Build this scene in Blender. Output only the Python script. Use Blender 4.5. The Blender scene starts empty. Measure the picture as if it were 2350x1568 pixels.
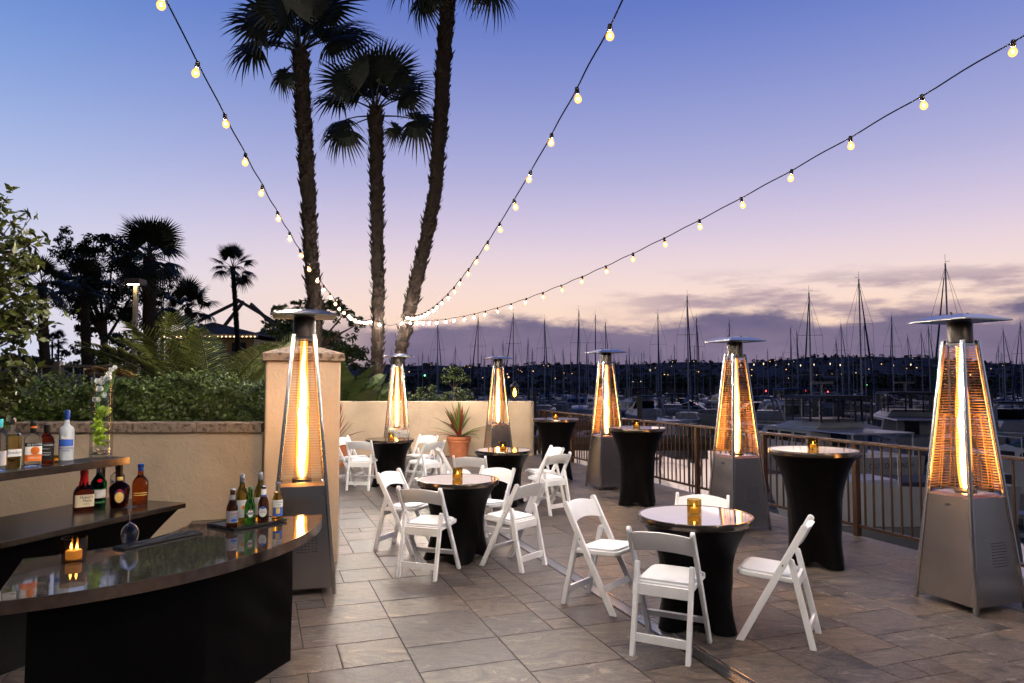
import bpy, bmesh, math, random
import numpy as np
from mathutils import Vector, Matrix
random.seed(7); np.random.seed(7)
PI = math.pi
R = math.radians
scene = bpy.context.scene
col = scene.collection

# ------------------------------------------------------------------ camera
EYE = 1.71; FOC = 1640.0; CX = 1175.0; CY = 784.0
TILT = math.atan2(877.0 - CY, FOC)
cam_d = bpy.data.cameras.new('camera'); cam = bpy.data.objects.new('camera', cam_d)
col.objects.link(cam); scene.camera = cam
cam.location = (0, 0, EYE); cam.rotation_euler = (PI/2 + TILT, 0, 0)
cam_d.sensor_width = 36; cam_d.lens = 36*FOC/2350.0
cam_d.clip_start = 0.05; cam_d.clip_end = 6000

def ray(px, py):
    a, b = (px-CX)/FOC, (CY-py)/FOC
    c, s = math.cos(TILT), math.sin(TILT)
    return Vector((a, c - s*b, s + c*b))
def at(px, py, Y):                 # world point seen at (px,py) at distance Y ahead
    d = ray(px, py); return Vector((0, 0, EYE)) + d*(Y/d.y)
def on(px, py, h=0.0):             # world point seen at (px,py) at height h
    d = ray(px, py); return Vector((0, 0, EYE)) + d*((h-EYE)/d.z)

# ------------------------------------------------------------------ world: dusk sky
def lin(c):
    f = lambda v: v/12.92 if v <= 0.04045 else ((v+0.055)/1.055)**2.4
    return tuple(f(v/255.0) for v in c)
world = bpy.data.worlds.new('World'); scene.world = world; world.use_nodes = True
wt = world.node_tree; wt.nodes.clear()
def wn(t, **k):
    n = wt.nodes.new(t)
    for a, b in k.items(): setattr(n, a, b)
    return n
def wl(a, b): wt.links.new(a, b)
def wmath(op, a, b=None, c=None, clamp=False):
    n = wn('ShaderNodeMath', operation=op); n.use_clamp = clamp
    for i, v in enumerate((a, b, c)):
        if v is None: continue
        if isinstance(v, (int, float)): n.inputs[i].default_value = v
        else: wl(v, n.inputs[i])
    return n.outputs[0]
def wstep(v, lo, hi):
    n = wn('ShaderNodeMapRange', interpolation_type='SMOOTHSTEP')
    wl(v, n.inputs['Value'])
    n.inputs['From Min'].default_value = lo; n.inputs['From Max'].default_value = hi
    return n.outputs['Result']
tc = wn('ShaderNodeTexCoord'); sep = wn('ShaderNodeSeparateXYZ'); wl(tc.outputs['Generated'], sep.inputs[0])
X, Y_, Z = sep.outputs
elev = wmath('MULTIPLY', wmath('ARCSINE', Z), 180/PI)
azim = wmath('MULTIPLY', wmath('ARCTAN2', X, Y_), 180/PI)       # 0 ahead, + right
def wramp(stops):
    r = wn('ShaderNodeValToRGB'); e = r.color_ramp.elements
    r.color_ramp.interpolation = 'B_SPLINE'
    while len(e) < len(stops): e.new(0.5)
    for el, (p, c) in zip(e, stops):
        el.position = p/90.0; el.color = lin(c) + (1,)
    wl(wmath('DIVIDE', elev, 90.0), r.inputs[0]); return r.outputs[0]
warm = wramp([(0, (255,216,184)), (5, (255,222,200)), (8, (246,222,216)), (11.5, (220,204,226)), (16, (178,178,220)),
              (22, (138,150,210)), (28, (98,122,200)), (45, (66,94,174)), (90, (50,76,152))])
cool = wramp([(0, (196,214,244)), (5, (214,216,240)), (9, (212,214,238)), (14, (178,192,232)),
              (20, (136,166,224)), (28, (84,128,206)), (45, (62,100,184)), (90, (50,80,156))])
sdir = 17.0
glow = wmath('COSINE', wmath('MULTIPLY', wmath('SUBTRACT', azim, sdir), PI/180))
mix1 = wn('ShaderNodeMix', data_type='RGBA'); wl(wstep(glow, 0.52, 0.95), mix1.inputs[0]); wl(cool, mix1.inputs[6]); wl(warm, mix1.inputs[7])
# clouds: a low purple bank over the harbour and thin wisps above it
vec = wn('ShaderNodeCombineXYZ'); wl(wmath('MULTIPLY', azim, 0.1), vec.inputs[0]); wl(wmath('MULTIPLY', elev, 0.28), vec.inputs[1])
n1 = wn('ShaderNodeTexNoise'); n1.inputs['Scale'].default_value = 1.15; n1.inputs['Detail'].default_value = 7; n1.inputs['Roughness'].default_value = 0.58
wl(vec.outputs[0], n1.inputs['Vector'])
vec2 = wn('ShaderNodeCombineXYZ'); wl(wmath('MULTIPLY', azim, 0.13), vec2.inputs[0]); wl(wmath('MULTIPLY', elev, 0.62), vec2.inputs[1]); vec2.inputs[2].default_value = 4.3
n2 = wn('ShaderNodeTexNoise'); n2.inputs['Scale'].default_value = 1.0; n2.inputs['Detail'].default_value = 6; n2.inputs['Roughness'].default_value = 0.55
wl(vec2.outputs[0], n2.inputs['Vector'])
edge = wmath('ADD', 5.0, wmath('MULTIPLY', wmath('SUBTRACT', n1.outputs[0], 0.5), 6.5))
azm = wmath('MULTIPLY', wstep(azim, -20.0, -8.0), wmath('SUBTRACT', 1.0, wstep(azim, 75.0, 110.0)))
bank = wmath('MULTIPLY', wstep(wmath('SUBTRACT', edge, elev), -0.55, 0.8), azm)
wis = wmath('MULTIPLY', wmath('MULTIPLY', wstep(n2.outputs[0], 0.43, 0.62), wmath('MULTIPLY', wstep(elev, 3.0, 5.0), wmath('SUBTRACT', 1.0, wstep(elev, 6.6, 9.0)))), wmath('MULTIPLY', wstep(azim, 3.0, 16.0), wmath('SUBTRACT', 1.0, wstep(azim, 75.0, 110.0))))
wis = wmath('MULTIPLY', wis, 0.8)
ccol = wn('ShaderNodeMix', data_type='RGBA'); wl(wstep(n1.outputs[0], 0.3, 0.75), ccol.inputs[0])
ccol.inputs[6].default_value = lin((124,111,142)) + (1,); ccol.inputs[7].default_value = lin((95,90,127)) + (1,)
mix2 = wn('ShaderNodeMix', data_type='RGBA'); wl(wis, mix2.inputs[0]); wl(mix1.outputs[2], mix2.inputs[6]); mix2.inputs[7].default_value = lin((160,138,158)) + (1,)
mix3 = wn('ShaderNodeMix', data_type='RGBA'); wl(wmath('MULTIPLY', bank, 0.94), mix3.inputs[0]); wl(mix2.outputs[2], mix3.inputs[6]); wl(ccol.outputs[2], mix3.inputs[7])
# the sky opposite the sunset lies in the earth's shadow and is darker
away = wmath('MULTIPLY', glow, wmath('COSINE', wmath('ARCSINE', Z)))
fall = wmath('ADD', 0.11, wmath('MULTIPLY', wstep(away, -0.35, 0.52), 0.89))
bg = wn('ShaderNodeBackground'); wl(mix3.outputs[2], bg.inputs[0]); wl(fall, bg.inputs[1])
wo = wn('ShaderNodeOutputWorld'); wl(bg.outputs[0], wo.inputs[0])

# last glow of the set sun, low over the harbour
sun_d = bpy.data.lights.new('sun', 'SUN'); sun = bpy.data.objects.new('sun', sun_d); col.objects.link(sun)
sun_d.energy = 0.03; sun_d.angle = R(12); sun_d.color = (1.0, 0.72, 0.58)
sd = Vector((math.sin(R(sdir))*math.cos(R(4)), math.cos(R(sdir))*math.cos(R(4)), math.sin(R(4))))
sun.rotation_euler = sd.to_track_quat('Z', 'Y').to_euler()

vs = scene.view_settings
vs.view_transform = 'Standard'; vs.look = 'None'; vs.exposure = 0.0; vs.gamma = 1.0; vs.use_curve_mapping = False
scene.render.engine = 'CYCLES'
cy = scene.cycles
cy.use_denoising = True
try: cy.denoiser = 'OPENIMAGEDENOISE'
except Exception: pass
cy.max_bounces = 8; cy.diffuse_bounces = 3; cy.glossy_bounces = 4; cy.transmission_bounces = 8; cy.transparent_max_bounces = 16
cy.caustics_reflective = False; cy.caustics_refractive = False
cy.sample_clamp_indirect = 4.0; cy.sample_clamp_direct = 0.0
cy.use_light_tree = True

# ------------------------------------------------------------------ materials
M = {}
def nmat(name):
    m = bpy.data.materials.new(name); m.use_nodes = True
    t = m.node_tree; b = t.nodes['Principled BSDF']; M[name] = m
    return m, t, b
def pmat(name, colr, rough=0.5, metal=0.0, spec=0.5, noise=0.0, nscale=8.0, bump=0.0, bscale=60.0, coat=0.0, trans=0.0, ior=1.45, emit=None, estr=0.0, coords='Object', stretch=None, sheen=0.0, sub=0.0, island=0.0):
    m, t, b = nmat(name)
    c = tuple(colr) + (1,)
    b.inputs['Base Color'].default_value = c
    b.inputs['Roughness'].default_value = rough; b.inputs['Metallic'].default_value = metal
    b.inputs['Specular IOR Level'].default_value = spec; b.inputs['IOR'].default_value = ior
    if coat: b.inputs['Coat Weight'].default_value = coat; b.inputs['Coat Roughness'].default_value = 0.05
    if trans: b.inputs['Transmission Weight'].default_value = trans
    if sheen: b.inputs['Sheen Weight'].default_value = sheen
    if emit: b.inputs['Emission Color'].default_value = tuple(emit) + (1,); b.inputs['Emission Strength'].default_value = estr
    def coord():
        tcn = t.nodes.new('ShaderNodeTexCoord'); o = tcn.outputs[coords]
        if stretch:
            mp = t.nodes.new('ShaderNodeMapping'); mp.inputs['Scale'].default_value = stretch
            t.links.new(o, mp.inputs[0]); o = mp.outputs[0]
        return o
    if noise or island:
        val = None
        if noise:
            n = t.nodes.new('ShaderNodeTexNoise'); n.inputs['Scale'].default_value = nscale; n.inputs['Detail'].default_value = 6
            t.links.new(coord(), n.inputs['Vector'])
            mr = t.nodes.new('ShaderNodeMapRange'); mr.inputs['From Min'].default_value = 0.3; mr.inputs['From Max'].default_value = 0.7
            mr.inputs['To Min'].default_value = 1-noise; mr.inputs['To Max'].default_value = 1+noise
            t.links.new(n.outputs[0], mr.inputs[0]); val = mr.outputs[0]
        if island:
            g = t.nodes.new('ShaderNodeNewGeometry'); oi = t.nodes.new('ShaderNodeObjectInfo')
            ad = t.nodes.new('ShaderNodeMath'); ad.operation = 'ADD'; t.links.new(g.outputs['Random Per Island'], ad.inputs[0]); t.links.new(oi.outputs['Random'], ad.inputs[1])
            fr = t.nodes.new('ShaderNodeMath'); fr.operation = 'FRACT'; t.links.new(ad.outputs[0], fr.inputs[0])
            m2 = t.nodes.new('ShaderNodeMapRange'); m2.inputs['To Min'].default_value = 1-island; m2.inputs['To Max'].default_value = 1+island
            t.links.new(fr.outputs[0], m2.inputs[0])
            if val is None: val = m2.outputs[0]
            else:
                mu = t.nodes.new('ShaderNodeMath'); mu.operation = 'MULTIPLY'; t.links.new(val, mu.inputs[0]); t.links.new(m2.outputs[0], mu.inputs[1]); val = mu.outputs[0]
        mx = t.nodes.new('ShaderNodeVectorMath'); mx.operation = 'SCALE'; mx.inputs[0].default_value = c[:3]
        t.links.new(val, mx.inputs['Scale']); t.links.new(mx.outputs[0], b.inputs['Base Color'])
    if bump:
        n = t.nodes.new('ShaderNodeTexNoise'); n.inputs['Scale'].default_value = bscale; n.inputs['Detail'].default_value = 5
        t.links.new(coord(), n.inputs['Vector'])
        bp = t.nodes.new('ShaderNodeBump'); bp.inputs['Strength'].default_value = bump; bp.inputs['Distance'].default_value = 0.01
        t.links.new(n.outputs[0], bp.inputs['Height']); t.links.new(bp.outputs[0], b.inputs['Normal'])
    return m
def glassmat(name, tint, ior=1.45, rough=0.0, gain=1.0):
    """thin clear glass: tinted see-through with fresnel reflections"""
    m = bpy.data.materials.new(name); m.use_nodes = True; t = m.node_tree; t.nodes.clear(); M[name] = m
    tr = t.nodes.new('ShaderNodeBsdfTransparent'); tr.inputs[0].default_value = tuple(tint) + (1,)
    gl = t.nodes.new('ShaderNodeBsdfGlossy'); gl.inputs['Roughness'].default_value = rough
    fr = t.nodes.new('ShaderNodeLayerWeight'); pw = t.nodes.new('ShaderNodeMath'); pw.operation = 'POWER'; pw.inputs[1].default_value = 4.0
    t.links.new(fr.outputs['Facing'], pw.inputs[0])
    mu = t.nodes.new('ShaderNodeMath'); mu.operation = 'MULTIPLY_ADD'; mu.inputs[1].default_value = 0.55*gain; mu.inputs[2].default_value = 0.04*gain; mu.use_clamp = True
    t.links.new(pw.outputs[0], mu.inputs[0])
    mx = t.nodes.new('ShaderNodeMixShader'); o = t.nodes.new('ShaderNodeOutputMaterial')
    t.links.new(mu.outputs[0], mx.inputs[0]); t.links.new(tr.outputs[0], mx.inputs[1]); t.links.new(gl.outputs[0], mx.inputs[2]); t.links.new(mx.outputs[0], o.inputs[0])
    return m
def emat(name, colr, strength):
    m = bpy.data.materials.new(name); m.use_nodes = True; t = m.node_tree; t.nodes.clear(); M[name] = m
    e = t.nodes.new('ShaderNodeEmission'); e.inputs[0].default_value = tuple(colr) + (1,); e.inputs[1].default_value = strength
    o = t.nodes.new('ShaderNodeOutputMaterial'); t.links.new(e.outputs[0], o.inputs[0]); return m

pmat('white_resin', (0.84,0.84,0.86), 0.38, bump=0.05, bscale=90, noise=0.03, nscale=5)
pmat('white_vinyl', (0.82,0.82,0.84), 0.45, bump=0.08, bscale=30)
pmat('black_spandex', (0.0022,0.002,0.0022), 0.45, spec=0.08, bump=0.2, bscale=9)
pmat('mirror_top', (0.92,0.93,0.91), 0.04, metal=1.0, noise=0.04, nscale=3)
pmat('bronze_band', (0.10,0.078,0.062), 0.2, metal=0.9, noise=0.25, nscale=14)
pmat('bar_top', (0.15,0.14,0.135), 0.035, metal=0.85, noise=0.25, nscale=9, bump=0.06, bscale=7, stretch=(1,1,1))
pmat('bar_edge', (0.30,0.24,0.20), 0.16, metal=1.0, noise=0.2, nscale=20)
pmat('steel', (0.55,0.50,0.455), 0.20, metal=1.0, noise=0.06, nscale=2.5, bump=0.015, bscale=140, stretch=(.15,.15,1))
pmat('steel_bright', (0.62,0.60,0.58), 0.22, metal=1.0, noise=0.08, nscale=8)
pmat('steel_wire', (0.40,0.20,0.07), 0.4, metal=0.8)
pmat('burner_dark', (0.05,0.04,0.035), 0.45, metal=0.6, noise=0.3)
pmat('chrome', (0.8,0.8,0.8), 0.08, metal=1.0)
pmat('grate_steel', (0.42,0.41,0.40), 0.32, metal=1.0)
pmat('rail_paint', (0.034,0.014,0.0055), 0.42, noise=0.12, nscale=20)
pmat('grout', (0.022,0.018,0.015), 0.9, noise=0.2, nscale=30)
pmat('rubber', (0.012,0.012,0.012), 0.5)
pmat('terracotta', (0.46,0.155,0.07), 0.65, noise=0.15, nscale=9, bump=0.05, bscale=40)
pmat('soil', (0.03,0.022,0.016), 0.95, bump=0.4, bscale=40)
pmat('bark', (0.085,0.055,0.038), 0.9, noise=0.35, nscale=7, bump=0.5, bscale=14, stretch=(1,1,3))
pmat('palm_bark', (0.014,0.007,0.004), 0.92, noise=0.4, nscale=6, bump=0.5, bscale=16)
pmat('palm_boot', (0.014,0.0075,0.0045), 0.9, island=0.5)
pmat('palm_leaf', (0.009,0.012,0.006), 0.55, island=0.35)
pmat('frond_leaf', (0.085,0.10,0.022), 0.5, island=0.4)
pmat('frond_dry', (0.26,0.15,0.05), 0.6, island=0.3)
pmat('hedge_leaf', (0.046,0.072,0.010), 0.5, island=0.55)
pmat('ficus_leaf', (0.055,0.066,0.012), 0.4, island=0.45)
pmat('tree_leaf', (0.035,0.05,0.022), 0.65, island=0.5, spec=0.1)
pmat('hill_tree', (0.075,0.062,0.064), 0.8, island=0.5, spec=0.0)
pmat('shrub_leaf', (0.032,0.048,0.014), 0.6, island=0.5)
pmat('banana_leaf', (0.035,0.052,0.014), 0.45, island=0.3)
pmat('twig', (0.07,0.05,0.035), 0.85)
pmat('flax_green', (0.10,0.14,0.03), 0.5, island=0.4)
pmat('flax_red', (0.24,0.035,0.022), 0.5, island=0.4)
pmat('lawn', (0.04,0.06,0.02), 0.95, noise=0.4, nscale=2)
pmat('concrete', (0.30,0.275,0.25), 0.85, noise=0.15, nscale=3, bump=0.1, bscale=30)
pmat('path_stone', (0.25,0.22,0.2), 0.85, noise=0.2, nscale=2)
pmat('dark_pole', (0.22,0.19,0.15), 0.5, noise=0.1)
pmat('fence_paint', (0.05,0.042,0.038), 0.5)
pmat('roof_shingle', (0.13,0.095,0.075), 0.85, noise=0.25, nscale=3, spec=0.05)
pmat('ochre_wall', (0.50,0.34,0.18), 0.85, noise=0.1, nscale=1)
pmat('beam_paint', (0.16,0.12,0.11), 0.7)
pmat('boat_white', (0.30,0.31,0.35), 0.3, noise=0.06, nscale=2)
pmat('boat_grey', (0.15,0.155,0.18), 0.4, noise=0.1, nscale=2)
pmat('boat_dark', (0.03,0.035,0.055), 0.35)
pmat('boat_bottom', (0.02,0.03,0.05), 0.6)
pmat('boat_glass', (0.008,0.01,0.013), 0.08)
pmat('canvas_blue', (0.02,0.04,0.14), 0.8)
pmat('canvas_dark', (0.02,0.02,0.028), 0.8)
pmat('canvas_teal', (0.01,0.09,0.09), 0.8)
pmat('canvas_cream', (0.26,0.24,0.22), 0.8, noise=0.1)
pmat('mast_metal', (0.42,0.43,0.47), 0.5)
pmat('mast_dark', (0.06,0.06,0.065), 0.5)
pmat('rigging', (0.10,0.10,0.11), 0.4, metal=0.5)
pmat('dock_wood', (0.13,0.11,0.095), 0.85, noise=0.2, nscale=4)
pmat('letter_dark', (0.012,0.012,0.016), 0.5)
pmat('letter_white', (0.8,0.8,0.8), 0.5)
pmat('letter_red', (0.55,0.02,0.03), 0.5)
pmat('letter_blue', (0.03,0.07,0.36), 0.5)
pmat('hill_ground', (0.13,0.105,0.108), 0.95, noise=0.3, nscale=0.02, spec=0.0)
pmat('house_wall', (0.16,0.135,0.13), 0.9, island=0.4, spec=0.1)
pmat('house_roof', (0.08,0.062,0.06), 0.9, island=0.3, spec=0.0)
pmat('bridge_concrete', (0.16,0.14,0.13), 0.9)
pmat('cable', (0.0012,0.001,0.001), 0.9, spec=0.0)
pmat('socket', (0.008,0.006,0.004), 0.6, spec=0.2)
pmat('paper_cream', (0.72,0.60,0.42), 0.6)
pmat('paper_white', (0.80,0.79,0.77), 0.6)
pmat('paper_silver', (0.55,0.56,0.60), 0.35, metal=0.6)
pmat('paper_black', (0.012,0.012,0.012), 0.45)
pmat('paper_orange', (0.85,0.20,0.02), 0.5)
pmat('paper_blue', (0.04,0.13,0.55), 0.45)
pmat('paper_gold', (0.75,0.52,0.14), 0.45)
pmat('paper_green', (0.01,0.12,0.03), 0.5)
pmat('paper_purple', (0.07,0.02,0.10), 0.5)
pmat('paper_teal', (0.05,0.45,0.48), 0.45)
pmat('red_wax', (0.55,0.006,0.012), 0.3, coat=0.4)
pmat('cap_black', (0.01,0.01,0.01), 0.35)
pmat('cap_blue', (0.01,0.05,0.26), 0.35)
pmat('cap_silver', (0.62,0.62,0.64), 0.25, metal=0.9)
pmat('glass_whisky', (0.50,0.11,0.018), 0.01, trans=1.0, ior=1.36)
pmat('glass_brown', (0.20,0.055,0.012), 0.01, trans=1.0, ior=1.4)
pmat('glass_darkwhisky', (0.30,0.05,0.012), 0.01, trans=1.0, ior=1.36)
pmat('glass_green', (0.10,0.50,0.05), 0.01, trans=1.0, ior=1.38)
pmat('glass_bluegreen', (0.012,0.36,0.07), 0.01, trans=1.0, ior=1.38)
pmat('glass_olive', (0.55,0.42,0.06), 0.01, trans=1.0, ior=1.36)
pmat('glass_gold', (0.92,0.72,0.30), 0.01, trans=1.0, ior=1.34)
pmat('glass_beer', (0.95,0.60,0.10), 0.01, trans=1.0, ior=1.34)
pmat('glass_clear', (0.93,0.95,0.96), 0.0, trans=1.0, ior=1.33)
pmat('glass_crystal', (0.97,0.98,1.0), 0.0, trans=1.0, ior=1.5)
pmat('glass_frost', (0.80,0.86,0.94), 0.4, trans=0.45, ior=1.4)
glassmat('vase_glass', (0.93,0.95,0.95), 1.45, 0.0, 1.4)
glassmat('wine_glass', (0.96,0.97,0.98), 1.5, 0.0, 1.1)
glassmat('votive_glass', (0.77,0.65,0.38), 1.45, 0.02, 1.0)
glassmat('votive_dark', (0.74,0.60,0.42), 1.5, 0.02, 1.2)
glassmat('tube_glass', (0.97,0.93,0.88), 1.3, 0.02, 0.7)
glassmat('lantern_glass', (0.95,0.75,0.4), 1.4, 0.1, 0.8)
glassmat('canvas_window', (0.62,0.58,0.56), 1.4, 0.3, 0.6)
pmat('candle_wax', (0.85,0.66,0.36), 0.5, emit=(1.0,0.5,0.12), estr=0.5)  # wax emits by itself, standing in for flame light soaking into it
emat('candle_flame', (1.0,0.55,0.16), 28.0)
emat('filament', (1.0,0.87,0.73), 47000.0)
emat('bulb_far', (1.0,0.60,0.25), 9.0)
emat('lamp_plate', (1.0,0.78,0.42), 70.0)
emat('lantern_flame', (1.0,0.55,0.14), 14.0)
emat('light_warm', (1.0,0.58,0.22), 2.6)
emat('light_white', (1.0,0.82,0.52), 2.2)
emat('light_red', (1.0,0.06,0.06), 6.0)
emat('light_green', (0.2,1.0,0.35), 4.0)
pmat('petal_green', (0.50,0.66,0.045), 0.5, island=0.25)
pmat('petal_white', (0.82,0.82,0.80), 0.5)
pmat('stem_green', (0.20,0.36,0.05), 0.5)
pmat('pebble', (0.55,0.42,0.30), 0.5, island=0.4)

# stucco walls
def stucco(name, colr):
    m, t, b = nmat(name)
    b.inputs['Roughness'].default_value = 0.88
    tcn = t.nodes.new('ShaderNodeTexCoord')
    n = t.nodes.new('ShaderNodeTexNoise'); n.inputs['Scale'].default_value = 1.3; n.inputs['Detail'].default_value = 5
    t.links.new(tcn.outputs['Object'], n.inputs['Vector'])
    r = t.nodes.new('ShaderNodeMapRange'); r.inputs['From Min'].default_value = 0.3; r.inputs['From Max'].default_value = 0.7; r.inputs['To Min'].default_value = 0.78; r.inputs['To Max'].default_value = 1.12
    t.links.new(n.outputs[0], r.inputs[0])
    s = t.nodes.new('ShaderNodeVectorMath'); s.operation = 'SCALE'; s.inputs[0].default_value = colr
    t.links.new(r.outputs[0], s.inputs['Scale']); t.links.new(s.outputs[0], b.inputs['Base Color'])
    v = t.nodes.new('ShaderNodeTexNoise'); v.inputs['Scale'].default_value = 13; v.inputs['Detail'].default_value = 4; v.inputs['Distortion'].default_value = 1.2
    t.links.new(tcn.outputs['Object'], v.inputs['Vector'])
    bp = t.nodes.new('ShaderNodeBump'); bp.inputs['Strength'].default_value = 0.5; bp.inputs['Distance'].default_value = 0.011
    t.links.new(v.outputs[0], bp.inputs['Height']); t.links.new(bp.outputs[0], b.inputs['Normal'])
stucco('stucco', (0.52,0.41,0.30)); stucco('stucco_column', (0.54,0.42,0.31))
# pitted cap stone
m, t, b = nmat('cap_stone'); b.inputs['Roughness'].default_value = 0.9
tcn = t.nodes.new('ShaderNodeTexCoord')
v = t.nodes.new('ShaderNodeTexNoise'); v.inputs['Scale'].default_value = 22; v.inputs['Detail'].default_value = 6; t.links.new(tcn.outputs['Object'], v.inputs['Vector'])
cr = t.nodes.new('ShaderNodeValToRGB'); e = cr.color_ramp.elements
e[0].position = 0.36; e[0].color = (0.06,0.042,0.034,1); e[1].position = 0.46; e[1].color = (0.21,0.15,0.115,1)
x = e.new(0.7); x.color = (0.30,0.225,0.17,1)
t.links.new(v.outputs[0], cr.inputs[0]); t.links.new(cr.outputs[0], b.inputs['Base Color'])
bp = t.nodes.new('ShaderNodeBump'); bp.inputs['Strength'].default_value = 0.7; bp.inputs['Distance'].default_value = 0.015
t.links.new(v.outputs[0], bp.inputs['Height']); t.links.new(bp.outputs[0], b.inputs['Normal'])
# slate-look paving tile
m, t, b = nmat('slate'); b.inputs['Roughness'].default_value = 0.5; b.inputs['Specular IOR Level'].default_value = 0.22
g = t.nodes.new('ShaderNodeNewGeometry'); oi = t.nodes.new('ShaderNodeObjectInfo')
ad = t.nodes.new('ShaderNodeMath'); ad.operation = 'ADD'; t.links.new(g.outputs['Random Per Island'], ad.inputs[0]); t.links.new(oi.outputs['Random'], ad.inputs[1])
fr = t.nodes.new('ShaderNodeMath'); fr.operation = 'FRACT'; t.links.new(ad.outputs[0], fr.inputs[0])
off = t.nodes.new('ShaderNodeMath'); off.operation = 'MULTIPLY'; off.inputs[1].default_value = 57.0; t.links.new(fr.outputs[0], off.inputs[0])
cb = t.nodes.new('ShaderNodeCombineXYZ'); t.links.new(off.outputs[0], cb.inputs[2]); t.links.new(off.outputs[0], cb.inputs[0])
va = t.nodes.new('ShaderNodeVectorMath'); va.operation = 'ADD'; t.links.new(g.outputs['Position'], va.inputs[0]); t.links.new(cb.outputs[0], va.inputs[1])
mp = t.nodes.new('ShaderNodeMapping'); mp.inputs['Scale'].default_value = (1.3,2.8,1.0); mp.inputs['Rotation'].default_value = (0,0,R(33))
t.links.new(va.outputs[0], mp.inputs[0])
na = t.nodes.new('ShaderNodeTexNoise'); na.inputs['Scale'].default_value = 2.2; na.inputs['Detail'].default_value = 7; na.inputs['Roughness'].default_value = 0.62; na.inputs['Distortion'].default_value = 1.6
t.links.new(mp.outputs[0], na.inputs['Vector'])
nb = t.nodes.new('ShaderNodeTexNoise'); nb.inputs['Scale'].default_value = 75; nb.inputs['Detail'].default_value = 4; t.links.new(g.outputs['Position'], nb.inputs['Vector'])
cr = t.nodes.new('ShaderNodeValToRGB'); e = cr.color_ramp.elements
e[0].position = 0.36; e[0].color = (0.042,0.036,0.034,1); e[1].position = 0.45; e[1].color = (0.078,0.068,0.062,1)
for p_, c_ in ((0.515,(0.132,0.107,0.090)), (0.565,(0.074,0.064,0.061)), (0.66,(0.205,0.175,0.150))):
    x = e.new(p_); x.color = c_ + (1,)
t.links.new(na.outputs[0], cr.inputs[0])
hue = t.nodes.new('ShaderNodeValToRGB'); e = hue.color_ramp.elements
e[0].position = 0.0; e[0].color = (0.66,0.67,0.76,1); e[1].position = 1.0; e[1].color = (1.22,1.06,0.92,1)
x = e.new(0.45); x.color = (0.98,0.95,0.95,1); x = e.new(0.75); x.color = (1.06,1.02,1.0,1)
t.links.new(fr.outputs[0], hue.inputs[0])
mu = t.nodes.new('ShaderNodeMix'); mu.data_type = 'RGBA'; mu.blend_type = 'MULTIPLY'; mu.inputs[0].default_value = 1.0
t.links.new(cr.outputs[0], mu.inputs[6]); t.links.new(hue.outputs[0], mu.inputs[7])
gr = t.nodes.new('ShaderNodeMapRange'); gr.inputs['From Min'].default_value = 0.3; gr.inputs['From Max'].default_value = 0.7; gr.inputs['To Min'].default_value = 0.82; gr.inputs['To Max'].default_value = 1.15
t.links.new(nb.outputs[0], gr.inputs[0])
sc_ = t.nodes.new('ShaderNodeVectorMath'); sc_.operation = 'SCALE'; t.links.new(mu.outputs[2], sc_.inputs[0]); t.links.new(gr.outputs[0], sc_.inputs['Scale'])
t.links.new(sc_.outputs[0], b.inputs['Base Color'])
rr = t.nodes.new('ShaderNodeMapRange'); rr.inputs['To Min'].default_value = 0.32; rr.inputs['To Max'].default_value = 0.58; t.links.new(na.outputs[0], rr.inputs[0]); t.links.new(rr.outputs[0], b.inputs['Roughness'])
am = t.nodes.new('ShaderNodeMath'); am.operation = 'MULTIPLY_ADD'; am.inputs[1].default_value = 0.25; t.links.new(nb.outputs[0], am.inputs[0]); t.links.new(na.outputs[0], am.inputs[2])
bp = t.nodes.new('ShaderNodeBump'); bp.inputs['Strength'].default_value = 0.45; bp.inputs['Distance'].default_value = 0.008
t.links.new(am.outputs[0], bp.inputs['Height']); t.links.new(bp.outputs[0], b.inputs['Normal'])
# still harbour water
m, t, b = nmat('water'); b.inputs['Base Color'].default_value = (0.004,0.007,0.010,1); b.inputs['Roughness'].default_value = 0.03
b.inputs['IOR'].default_value = 2.3; b.inputs['Specular IOR Level'].default_value = 1.0
tcn = t.nodes.new('ShaderNodeTexCoord'); mp = t.nodes.new('ShaderNodeMapping'); mp.inputs['Scale'].default_value = (0.9,0.35,1)
t.links.new(tcn.outputs['Object'], mp.inputs[0])
n = t.nodes.new('ShaderNodeTexNoise'); n.inputs['Scale'].default_value = 1.6; n.inputs['Detail'].default_value = 3; t.links.new(mp.outputs[0], n.inputs['Vector'])
bp = t.nodes.new('ShaderNodeBump'); bp.inputs['Strength'].default_value = 0.10; bp.inputs['Distance'].default_value = 0.03
t.links.new(n.outputs[0], bp.inputs['Height']); t.links.new(bp.outputs[0], b.inputs['Normal'])
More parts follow.
